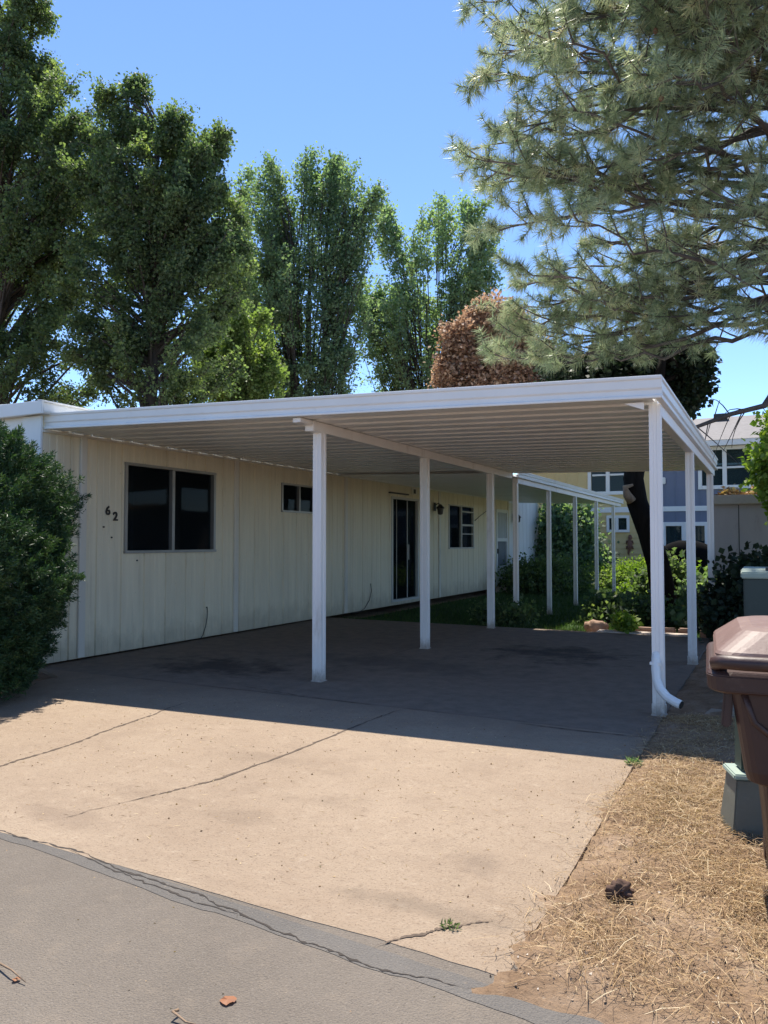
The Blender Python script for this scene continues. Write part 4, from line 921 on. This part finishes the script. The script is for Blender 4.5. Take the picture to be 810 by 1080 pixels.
# straw over the dirt
def straw():
    n = 560000
    x = RNG.uniform(-0.95, 2.6, n); y = RNG.uniform(2.44, 6.6, n)
    dn = np.array([0.5 + 0.5 * math.sin(a * 3.3 + 1.2 * math.sin(b * 2.1)) * math.sin(b * 2.7 + 1.5 * math.sin(a * 1.9)) for a, b in zip(x, y)])
    edge = np.clip((x + 0.90) / 0.35, 0.03, 1) * np.clip((y - 2.36) / 0.5, 0.05, 1)
    k = RNG.random(n) < (0.10 + 0.75 * dn ** 1.7) * edge
    x, y = x[k], y[k]; n = len(x)
    P = np.stack([x, y, np.array([max(gh(a, b), -0.006 if b < 2.45 else (0.001 if a < -0.78 else -0.03)) for a, b in zip(x, y)]) + RNG.random(n) * 0.022 + 0.004], 1)
    q = RNG.uniform(0, 2 * PI, n); D = np.stack([np.cos(q), np.sin(q), RNG.normal(size=n) * 0.18], 1)
    L = 0.010 + 0.12 * RNG.random(n) ** 3.0; W = RNG.uniform(0.0005, 0.0013, n)
    R = np.stack([-D[:, 1], D[:, 0], RNG.normal(size=n) * 0.5], 1); R = unit(R) * W[:, None]
    mid = P + D * L[:, None] * 0.5 + np.array([0, 0, 1]) * (RNG.random(n) * 0.012)[:, None] + R * RNG.normal(size=(n, 1)) * 4
    e = P + D * L[:, None]
    V = np.concatenate([np.stack([P - R, P + R, mid + R, mid - R], 1), np.stack([mid - R, mid + R, e + R * .6, e - R * .6], 1)])
    r = np.clip(RNG.normal(0.5, 0.25, n), 0, 1)
    tag(soup('straw', V, M['straw'], None, np.concatenate([r, r])), 'dry straw and pine needles strewn over the bare dirt', 'straw', kind='stuff')
straw()
def crumbs():
    k = 9000; xg = RNG.uniform(-0.95, 1.6, k); yg = RNG.uniform(2.4, 5.6, k); kk = RNG.random(k) < np.clip((xg + 0.98) / 0.4, 0.08, 1); xg, yg = xg[kk], yg[kk]; k = len(xg)
    P = np.stack([xg, yg, np.array([max(gh(a, b), 0.0005 if a < -0.8 and b > 2.46 else -0.002) for a, b in zip(xg, yg)]) + 0.003], 1)
    q = RNG.uniform(0, 2 * PI, k); L = 0.003 + 0.012 * RNG.random(k) ** 2.5
    tag(soup('soil_grit', leaf_quads(P, np.stack([np.cos(q), np.sin(q), np.full(k, 0.25)], 1), L, L * 0.4, 0.6), M['grit'], None, RNG.random(k)), 'small stones and bark bits on the bare dirt', 'grit', kind='stuff')
    n = 2400; x = np.concatenate([RNG.uniform(-6, -0.8, 1500), RNG.uniform(-4.5, 1.2, 900)]); y = np.concatenate([RNG.uniform(2.7, 5.6, 1500), RNG.uniform(1.2, 2.5, 900)])
    P = np.stack([x, y, np.concatenate([np.full(1500, 0.003), np.full(900, -0.004)])], 1)
    q = RNG.uniform(0, 2 * PI, n); D = np.stack([np.cos(q), np.sin(q), np.full(n, 0.02)], 1)
    L = np.where(RNG.random(n) < 0.35, RNG.uniform(0.02, 0.06, n), RNG.uniform(0.004, 0.014, n)); W = np.where(L > 0.018, 0.0012, L * 0.4)
    tag(soup('leaf_crumbs', leaf_quads(P, D, L, W, 0.6), M['straw'], None, RNG.random(n)), 'scattered straw bits and leaf crumbs on driveway and road', 'leaf crumbs', kind='stuff')
crumbs()

# ================================================================== PLANTING
bushy('garden_plant', 'sunlit yellow green perennial in front of the yellow house wall', 'plant', (atY(668, 615, 26.5)[0], 26.5, -0.1), (1.4, 0.7, 0.72), M['leaf_lime'], n=9000, ls=0.11, clumps=60, up=1.0, aspect=0.18, seed=31, csz=0.3)
bushy('garden_plant', 'low pale green border plants below the porch steps', 'plant', (atY(612, 615, 26)[0], 26.0, -0.1), (1.6, 0.6, 0.55), M['leaf_pale'], n=7000, ls=0.1, clumps=50, seed=32)
bushy('garden_plant', 'sunlit green plants in front of the black covered grill', 'plant', (atY(716, 625, 24)[0], 24.0, -0.1), (1.5, 0.6, 0.6), M['leaf_lime'], n=7000, ls=0.11, clumps=46, seed=33)
bushy('shrub', 'leafy green shrub at the far end of the patio cover', 'shrub', (-6.5, 27.2, -0.1), (1.1, 0.9, 2.9), M['leaf_mid'], n=15000, ls=0.14, clumps=90, seed=34, csz=0.26, aspect=0.5)
bushy('shrub', 'dark low shrub against the white end of the mobile home', 'shrub', (-6.2, 23.0, -0.1), (1.2, 1.6, 0.85), M['leaf_dark'], n=9000, ls=0.09, clumps=60, seed=35)
bushy('shrub', 'low dark plant at the foot of the first patio cover post', 'shrub', (-4.25, 13.25, -0.1), (0.45, 0.3, 0.38), M['leaf_dark'], n=2200, ls=0.07, clumps=24, seed=36)
bushy('shrub', 'leafy groundcover shrub at the foot of the dark leaning trunk', 'shrub', (-2.35, 14.6, -0.1), (0.85, 0.5, 0.42), M['leaf_dark'], n=5500, ls=0.09, clumps=50, seed=37, aspect=0.6)
bushy('shrub', 'dark shrub between the leaning trunk and the second right post', 'shrub', (atY(704, 620, 17)[0], 17.0, -0.1), (0.45, 0.4, 1.15), M['leaf_dark'], n=7000, ls=0.1, clumps=50, seed=38)
bushy('shrub', 'small leafy shrub beside the left corner of the grey shed', 'shrub', (atY(741, 660, 14.2)[0], 14.2, -0.1), (0.3, 0.3, 1.15), M['leaf_mid'], n=2200, ls=0.08, clumps=26, seed=39, aspect=0.6)
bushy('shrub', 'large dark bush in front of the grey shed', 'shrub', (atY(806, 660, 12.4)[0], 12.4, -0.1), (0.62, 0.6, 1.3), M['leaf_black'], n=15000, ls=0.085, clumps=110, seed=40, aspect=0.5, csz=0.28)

# juniper at the front corner of the mobile home
def juniper():
    global RNG
    RNG = np.random.default_rng(77)
    c = np.array([-7.05, 3.9, 0.0]); t = thing('juniper_shrub', 'big dense dark green juniper shrub at the front corner of the mobile home', 'shrub', tuple(c))
    st = MB(); Ps = []; Ds = []; Rs = []; N = 6400
    for i in range(N):
        v2 = RNG.uniform(0, 1); hv = unit(RNG.normal(size=2)); q = math.atan2(hv[1], hv[0])
        prof = (0.80 + 0.22 * math.sin(PI * min(1, v2 * 1.05))) * (1 - max(0, v2 - 0.80) ** 2 * 18) if v2 < 0.99 else 0.15
        k = math.sqrt(RNG.uniform(0.62, 1.0)) if i > 900 else RNG.uniform(0.1, 0.8)
        lump = 1 + 0.05 * math.sin(3 * q + 5 * v2) + 0.05 * math.sin(13 * v2 + 4 * q) + 0.03 * math.sin(9 * q - 11 * v2)
        cc = np.array([c[0] + hv[0] * 1.32 * prof * k * lump, c[1] + hv[1] * 1.9 * prof * k * lump, 0.06 + v2 * 2.58 * (0.97 + 0.05 * math.sin(5 * q))])
        ax = unit(np.array([hv[0], hv[1], 0.35 + 0.9 * v2]) + RNG.normal(size=3) * 0.4)
        if i % 9 == 0: st.tube([c + np.array([0, 0, 0.1 + 0.55 * cc[2]]), c * 0.45 + cc * 0.55 + np.array([0, 0, 0.05]), c * 0.15 + cc * 0.85], [0.018, 0.012, 0.005], 4, cap=False)
        m = 120; s = RNG.random(m); ln = RNG.uniform(0.09, 0.2)
        pos = cc + ax * (s[:, None] * ln) + RNG.normal(size=(m, 3)) * 0.03 * (1.25 - s[:, None])
        pos[:, 2] = np.maximum(pos[:, 2], 0.01)
        Ps.append(pos); Ds.append(ax * 0.8 + RNG.normal(size=(m, 3)) * 0.6); Rs.append(np.clip(0.33 + RNG.normal() * 0.13 + 0.25 * s + RNG.normal(size=m) * 0.12, 0, 1))
    P = np.concatenate(Ps); n = len(P)
    st.build('stem', M['bark'], t); soup('foliage', leaf_quads(P, np.concatenate(Ds), RNG.uniform(0.022, 0.06, n), RNG.uniform(0.003, 0.0062, n)), M['juniper'], t, np.concatenate(Rs))
juniper()

# ================================================================== TREES
col_prof = lambda r: (0.62 + 0.38 * math.sin(PI * min(1, r * 1.05))) * (1 - 0.6 * max(0, r - 0.72) / 0.28)
GRP = 'broadleaf trees behind the mobile home'
tree('broadleaf_tree', 'tall dark green tree rising out of frame over the end of the mobile home', 'tree', 5, -90, 100, 15.0, 2.6, M['leaf_dark'], M['bark'], GRP, nl=260, nt=15, nk=54, ls=0.075, seed=41, trunk_r=0.3, twl=0.6, upright=0.0, rise=0.13, droop=0.25, spread=0.13,
     lobes=[(-20, -20, 70, 70), (28, 28, 36, 48), (20, 95, 62, 60), (66, 125, 52, 60), (20, 190, 75, 75), (70, 225, 66, 65), (20, 290, 80, 70), (60, 370, 75, 60), (-50, 200, 60, 150), (90, 170, 40, 50), (84, 92, 30, 42), (100, 140, 30, 50)])
tree('broadleaf_tree', 'dense dark green tree with a stepped rounded top behind the big front window', 'tree', 163, 70, 104, 14.5, 2.6, M['leaf_dark'], M['bark'], GRP, nl=240, nt=15, nk=50, ls=0.072, seed=42, trunk_r=0.26, twl=0.55, upright=0.0, rise=0.13, droop=0.22, spread=0.12,
     lobes=[(130, 108, 34, 36), (172, 138, 44, 40), (216, 140, 30, 32), (206, 210, 52, 58), (150, 225, 66, 75), (224, 285, 46, 60), (115, 320, 70, 75), (190, 365, 66, 55), (244, 235, 22, 50), (110, 180, 50, 60)])
tree('broadleaf_tree', 'small yellow green tree low between the two larger dark trees', 'tree', 262, 330, 52, 19.0, 2.4, M['leaf_pale'], M['bark'], GRP, nl=70, nt=14, nk=28, ls=0.095, seed=43, trunk_r=0.12, twl=0.5, upright=0.15, spread=0.14,
     lobes=[(262, 352, 34, 32), (242, 390, 42, 35), (284, 395, 22, 30)])
tree('broadleaf_tree', 'upright many stemmed tree with the tallest crown in the middle', 'tree', 326, 160, 74, 24.0, 2.2, M['leaf_mid'], M['bark'], GRP, nl=230, nt=13, nk=30, ls=0.09, seed=44, trunk_r=0.2, stems=4, rise=0.35, upright=0.25, twl=0.8, spread=0.16,
     lobes=[(336, 170, 26, 24), (300, 188, 34, 28), (364, 193, 27, 32), (370, 240, 24, 45), (322, 240, 52, 45), (282, 245, 26, 55), (325, 310, 58, 50), (288, 330, 30, 50), (372, 325, 26, 45), (325, 385, 56, 30), (266, 215, 18, 32), (391, 225, 14, 36), (270, 300, 20, 50)])
tree('broadleaf_tree', 'airy pale grey green tree beside the dead brown one', 'tree', 456, 220, 76, 35.0, 2.2, M['leaf_grey'], M['bark'], GRP, nl=220, nt=12, nk=26, ls=0.12, seed=45, trunk_r=0.18, stems=3, rise=0.4, upright=0.3, twl=0.9, spread=0.17,
     lobes=[(405, 230, 15, 26), (408, 290, 24, 50), (472, 222, 34, 22), (502, 236, 20, 28), (455, 285, 44, 48), (500, 300, 26, 55), (430, 340, 42, 50), (485, 370, 42, 42), (402, 372, 28, 38), (388, 300, 18, 45), (515, 265, 18, 42), (400, 225, 16, 22)])
tree('broadleaf_tree', 'rearmost hazy green tree filling the gap left of the middle crown', 'tree', 252, 200, 50, 31.0, 2.2, M['leaf_grey'], M['bark'], GRP, nl=90, nt=12, nk=20, ls=0.14, seed=46, trunk_r=0.2, upright=0.3, twl=0.9, spread=0.18, lobes=[(264, 205, 20, 28), (250, 265, 28, 50), (240, 340, 40, 50)])
tree('dead_tree', 'dead tree with rusty brown leaves behind the carport roof', 'tree', 520, 335, 54, 27.4, 2.4, M['leaf_brown'], M['bark'], None, nl=170, nt=15, nk=34, ls=0.12, seed=47, trunk_r=0.2, twl=0.85, upright=0.15, droop=0.15, spread=0.17,
     lobes=[(526, 334, 28, 22), (500, 358, 32, 26), (545, 368, 30, 32), (480, 390, 24, 24), (515, 398, 42, 28), (566, 390, 22, 30)])
# leaning black trunk with a dark crown
TY = 16.0
def tp(px, py): q = atY(px, py, TY); return (q[0], q[1], q[2])
tr = [tp(700, 646), tp(699, 625), tp(694, 595), tp(684, 562), tp(672, 530), tp(668, 505), tp(672, 480), tp(684, 445), tp(694, 405), tp(700, 370)]
tr[0] = (tr[0][0], tr[0][1], -0.2)
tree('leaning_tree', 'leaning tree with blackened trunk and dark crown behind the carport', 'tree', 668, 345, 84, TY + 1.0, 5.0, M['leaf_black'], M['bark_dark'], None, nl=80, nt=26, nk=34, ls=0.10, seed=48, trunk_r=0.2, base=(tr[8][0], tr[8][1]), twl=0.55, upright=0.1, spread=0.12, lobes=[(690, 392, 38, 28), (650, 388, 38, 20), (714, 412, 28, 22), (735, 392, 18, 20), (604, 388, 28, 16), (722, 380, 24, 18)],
     trunkpts=([tuple(a) for a in tr], [0.30, 0.25, 0.22, 0.21, 0.205, 0.20, 0.19, 0.16, 0.12, 0.06]))
lt = bpy.data.objects['leaning_tree']
mb = MB(); q = tp(665, 524); mb.tube([(q[0] + 0.05, q[1] - 0.2, q[2] - 0.1), (q[0] - 0.02, q[1] - 0.26, q[2] + 0.02), (q[0] - 0.05, q[1] - 0.3, q[2] + 0.18), (q[0] + 0.10, q[1] - 0.3, q[2] + 0.22)], [0.10, 0.085, 0.06, 0.025], 9)
mb.build('broken_branch', M['scar'], lt, smooth=True)
tree('small_tree', 'sunlit lime green small tree at the shed roof', 'tree', 834, 444, 34, 13.6, 2.2, M['leaf_lime'], M['bark'], None, nl=30, nt=22, nk=30, ls=0.09, seed=49, trunk_r=0.07, twl=0.45, upright=0.2, droop=0.2)

# ponderosa pine on the right
def pine():
    global RNG
    RNG = np.random.default_rng(5)
    b = atY(846, 600, 13.2); base = np.array([b[0], 13.2, -0.1]); topz = 13.5
    t = thing('pine_tree', 'large long needled pine reaching over the right side of the carport', 'pine', tuple(base))
    wood = MB(); tx = lambda z: base + np.array([-0.02 * z, 0.0, z])
    wood.tube([tx(z) for z in np.linspace(-0.1, topz, 14)], list(np.linspace(0.34, 0.05, 14)), 10)
    TP = []; TD = []; TL = []
    def twig(p, d, ln, r=0.008):
        e = p + d * ln + np.array([0, 0, 0.18 * ln]); wood.tube([p, p + d * ln * 0.55, e], [r, r * 0.8, r * 0.6], 4, cap=False)
        TP.append(e); TD.append(unit(e - (p + d * ln * 0.5))); TL.append(1.0)
    for i in range(104):
        u = ((i * 37) % 104 + RNG.random()) / 104; z = 4.5 + u ** 0.8 * 7.2
        R = 5.0 * (1 - 0.045 * max(0, z - 7)) * RNG.uniform(0.6, 1.05)
        if z < 5.0: R *= 0.8
        az = RNG.uniform(0, 2 * PI) if RNG.random() < 0.5 else PI + RNG.normal() * 0.8 + 0.35
        if i < 24: az = PI + RNG.uniform(-0.3, 0.75); R = RNG.uniform(3.6, 5.2)
        elif i < 46: az = -PI / 2 + RNG.uniform(-0.75, 0.45); R = RNG.uniform(2.2, 4.4)
        if i < 5: az = PI - 0.1 - 0.05 * i; R = 5.0; z = 5.0 + 0.12 * i
        hd = np.array([math.cos(az), math.sin(az), 0]); s = tx(z)
        dz = RNG.uniform(-0.6, 1.0)
        for _ in range(14):
            e = s + hd * R + np.array([0, 0, dz]); rel = e - np.array([0, 0, H]); dp_ = rel @ FWD
            ex_, ey_ = 405 + F * (rel @ RIGHT) / dp_, 540 - F * (rel @ UP) / dp_
            if i < 5 or ex_ > (487 if ey_ < 190 else 512 if ey_ < 260 else 535): break
            R *= 0.94
        cv = bez(s, s + hd * R * 0.55 + np.array([0, 0, RNG.uniform(-0.5, 0.5)]), e, 12); cv[1:-1] += RNG.normal(size=(10, 3)) * 0.06
        wood.tube(cv, list(np.linspace(0.042, 0.009, 12)), 6)
        nsub = int(R * 3.4)
        for k in range(nsub):
            f = 0.1 + 0.9 * (k + RNG.random()) / nsub; j = min(10, int(f * 11)); p = cv[j] + (cv[j + 1] - cv[j]) * (f * 11 - j)
            tan = unit(cv[j + 1] - cv[j]); side = unit(np.cross(tan, [0, 0, 1])) * (1 if k % 2 else -1)
            d = unit(tan * 0.7 + side * RNG.uniform(0.3, 1.1) + np.array([0, 0, RNG.uniform(-0.35, 0.5)]))
            ln = RNG.uniform(0.35, 1.2) * (1.15 - 0.6 * f)
            q = bez(p, p + d * ln * 0.5, p + d * ln + np.array([0, 0, 0.15 * ln]), 5); wood.tube(q, list(np.linspace(0.016, 0.008, 5)), 4, cap=False)
            TP.append(q[-1]); TD.append(unit(q[-1] - q[-2])); TL.append(1.0)
            for m in range(RNG.integers(1, 4)):
                jj = RNG.integers(1, 4); dd = unit(d + RNG.normal(size=3) * 0.7); twig(q[jj], dd, RNG.uniform(0.15, 0.4))
        TP.append(e); TD.append(unit(cv[-1] - cv[-2])); TL.append(1.1)
    TP = np.array(TP); TD = np.array(TD); nT = len(TP)
    # keep clear of the carport roof
    nn = 70
    s = RNG.random((nT, nn)) ** 1.3
    A = RNG.normal(size=(nT, nn, 3)); A -= TD[:, None, :] * np.sum(A * TD[:, None, :], 2, keepdims=True); A = unit(A)
    fwd = RNG.uniform(0.25, 1.3, (nT, nn, 1)) * (1 - 0.8 * s[:, :, None]) + 0.05
    D = A + TD[:, None, :] * fwd + np.array([0, 0, -0.35])
    P = TP[:, None, :] - TD[:, None, :] * (s * 0.22)[:, :, None]
    tone = np.clip(0.42 + RNG.normal(size=(nT, 1)) * 0.2 + RNG.normal(size=(nT, nn)) * 0.16 + 0.18 * (s - 0.4), 0, 1)
    n = nT * nn; L = RNG.uniform(0.14, 0.23, n)
    # low bare bough crossing in front of the roof, with dead twigs
    bp = [tx(4.2)] + [atY(px_, py_, yy) for px_, py_, yy in ((806, 428, 12.6), (770, 437, 12.2), (738, 449, 11.9), (712, 458, 11.7), (694, 462, 11.6))]
    wood.tube(bp, [0.06, 0.045, 0.036, 0.028, 0.018, 0.008], 6)
    for k in range(24):
        j = RNG.integers(1, 5); p = bp[j] + (bp[min(5, j + 1)] - bp[j]) * RNG.random(); d = unit(np.array([RNG.normal() * 0.6 - 0.3, RNG.normal() * 0.5, RNG.normal() * 0.8 - 0.2]))
        l_ = RNG.uniform(0.2, 0.7); wood.tube(bez(p, p + d * l_ * 0.6, p + d * l_ * 0.8 + np.array([RNG.normal() * 0.12, 0, -0.35 * l_]), 5), [0.009, 0.008, 0.006, 0.005, 0.003], 4, cap=False)
    wood.build('trunk', M['bark_pine'], t, smooth=True)
    for k in RNG.choice(nT, 26, replace=False):
        mb = MB(); c_ = TP[k] - TD[k] * 0.12 + np.array([0, 0, -0.05]); mb.lathe([(0.006, 0.045), (0.028, 0.03), (0.036, 0.0), (0.030, -0.03), (0.012, -0.05)], tuple(c_), 9); mb.build('pine_cone', M['cone'], t)
    soup('needles', needles(P.reshape(-1, 3), D.reshape(-1, 3), L, np.full(n, 0.0058)), M['needle'], t, tone.ravel())
    print('pine tufts', nT)
pine()

# ================================================================== LIGHT, SKY, CAMERA
SD = Vector((0.25, -0.42, -1.0)).normalized()
el = math.asin(-SD.z); az = math.atan2(-SD.x, -SD.y)
w = bpy.data.worlds.new('World'); SC.world = w; w.use_nodes = True
nt = w.node_tree; nt.nodes.clear(); sk = nt.nodes.new('ShaderNodeTexSky'); sk.sky_type = 'NISHITA'; sk.sun_disc = False
sk.sun_elevation = el; sk.sun_rotation = az; sk.air_density = 1.0; sk.dust_density = 0.0; sk.ozone_density = 5.5; sk.altitude = 2500
bg = nt.nodes.new('ShaderNodeBackground'); bg.inputs['Strength'].default_value = 0.15; wo = nt.nodes.new('ShaderNodeOutputWorld')
link(nt, sk.outputs[0], bg.inputs[0]); link(nt, bg.outputs[0], wo.inputs[0])
sl = bpy.data.lights.new('sun', 'SUN'); sl.energy = 5.0; sl.angle = math.radians(0.5); sl.color = (1.0, 0.93, 0.82)
so = bpy.data.objects.new('sun', sl); COL.objects.link(so); so.rotation_euler = SD.to_track_quat('-Z', 'Y').to_euler(); so.location = (-5, 10, 30)
cd = bpy.data.cameras.new('camera'); cd.sensor_fit = 'VERTICAL'; cd.sensor_height = 36; cd.lens = F / 1080 * 36; cd.clip_end = 3000; cd.clip_start = 0.05
co = bpy.data.objects.new('camera', cd); COL.objects.link(co); co.location = (0, 0, H)
co.rotation_euler = Matrix((tuple(RIGHT), tuple(UP), tuple(-FWD))).transposed().to_euler()
SC.camera = co
SC.view_settings.view_transform = 'Standard'; SC.view_settings.look = 'None'; SC.view_settings.gamma = 1.0; SC.view_settings.exposure = 0.85
SC.cycles.max_bounces = 8; SC.cycles.transparent_max_bounces = 12; SC.cycles.diffuse_bounces = 5; SC.cycles.use_denoising = True
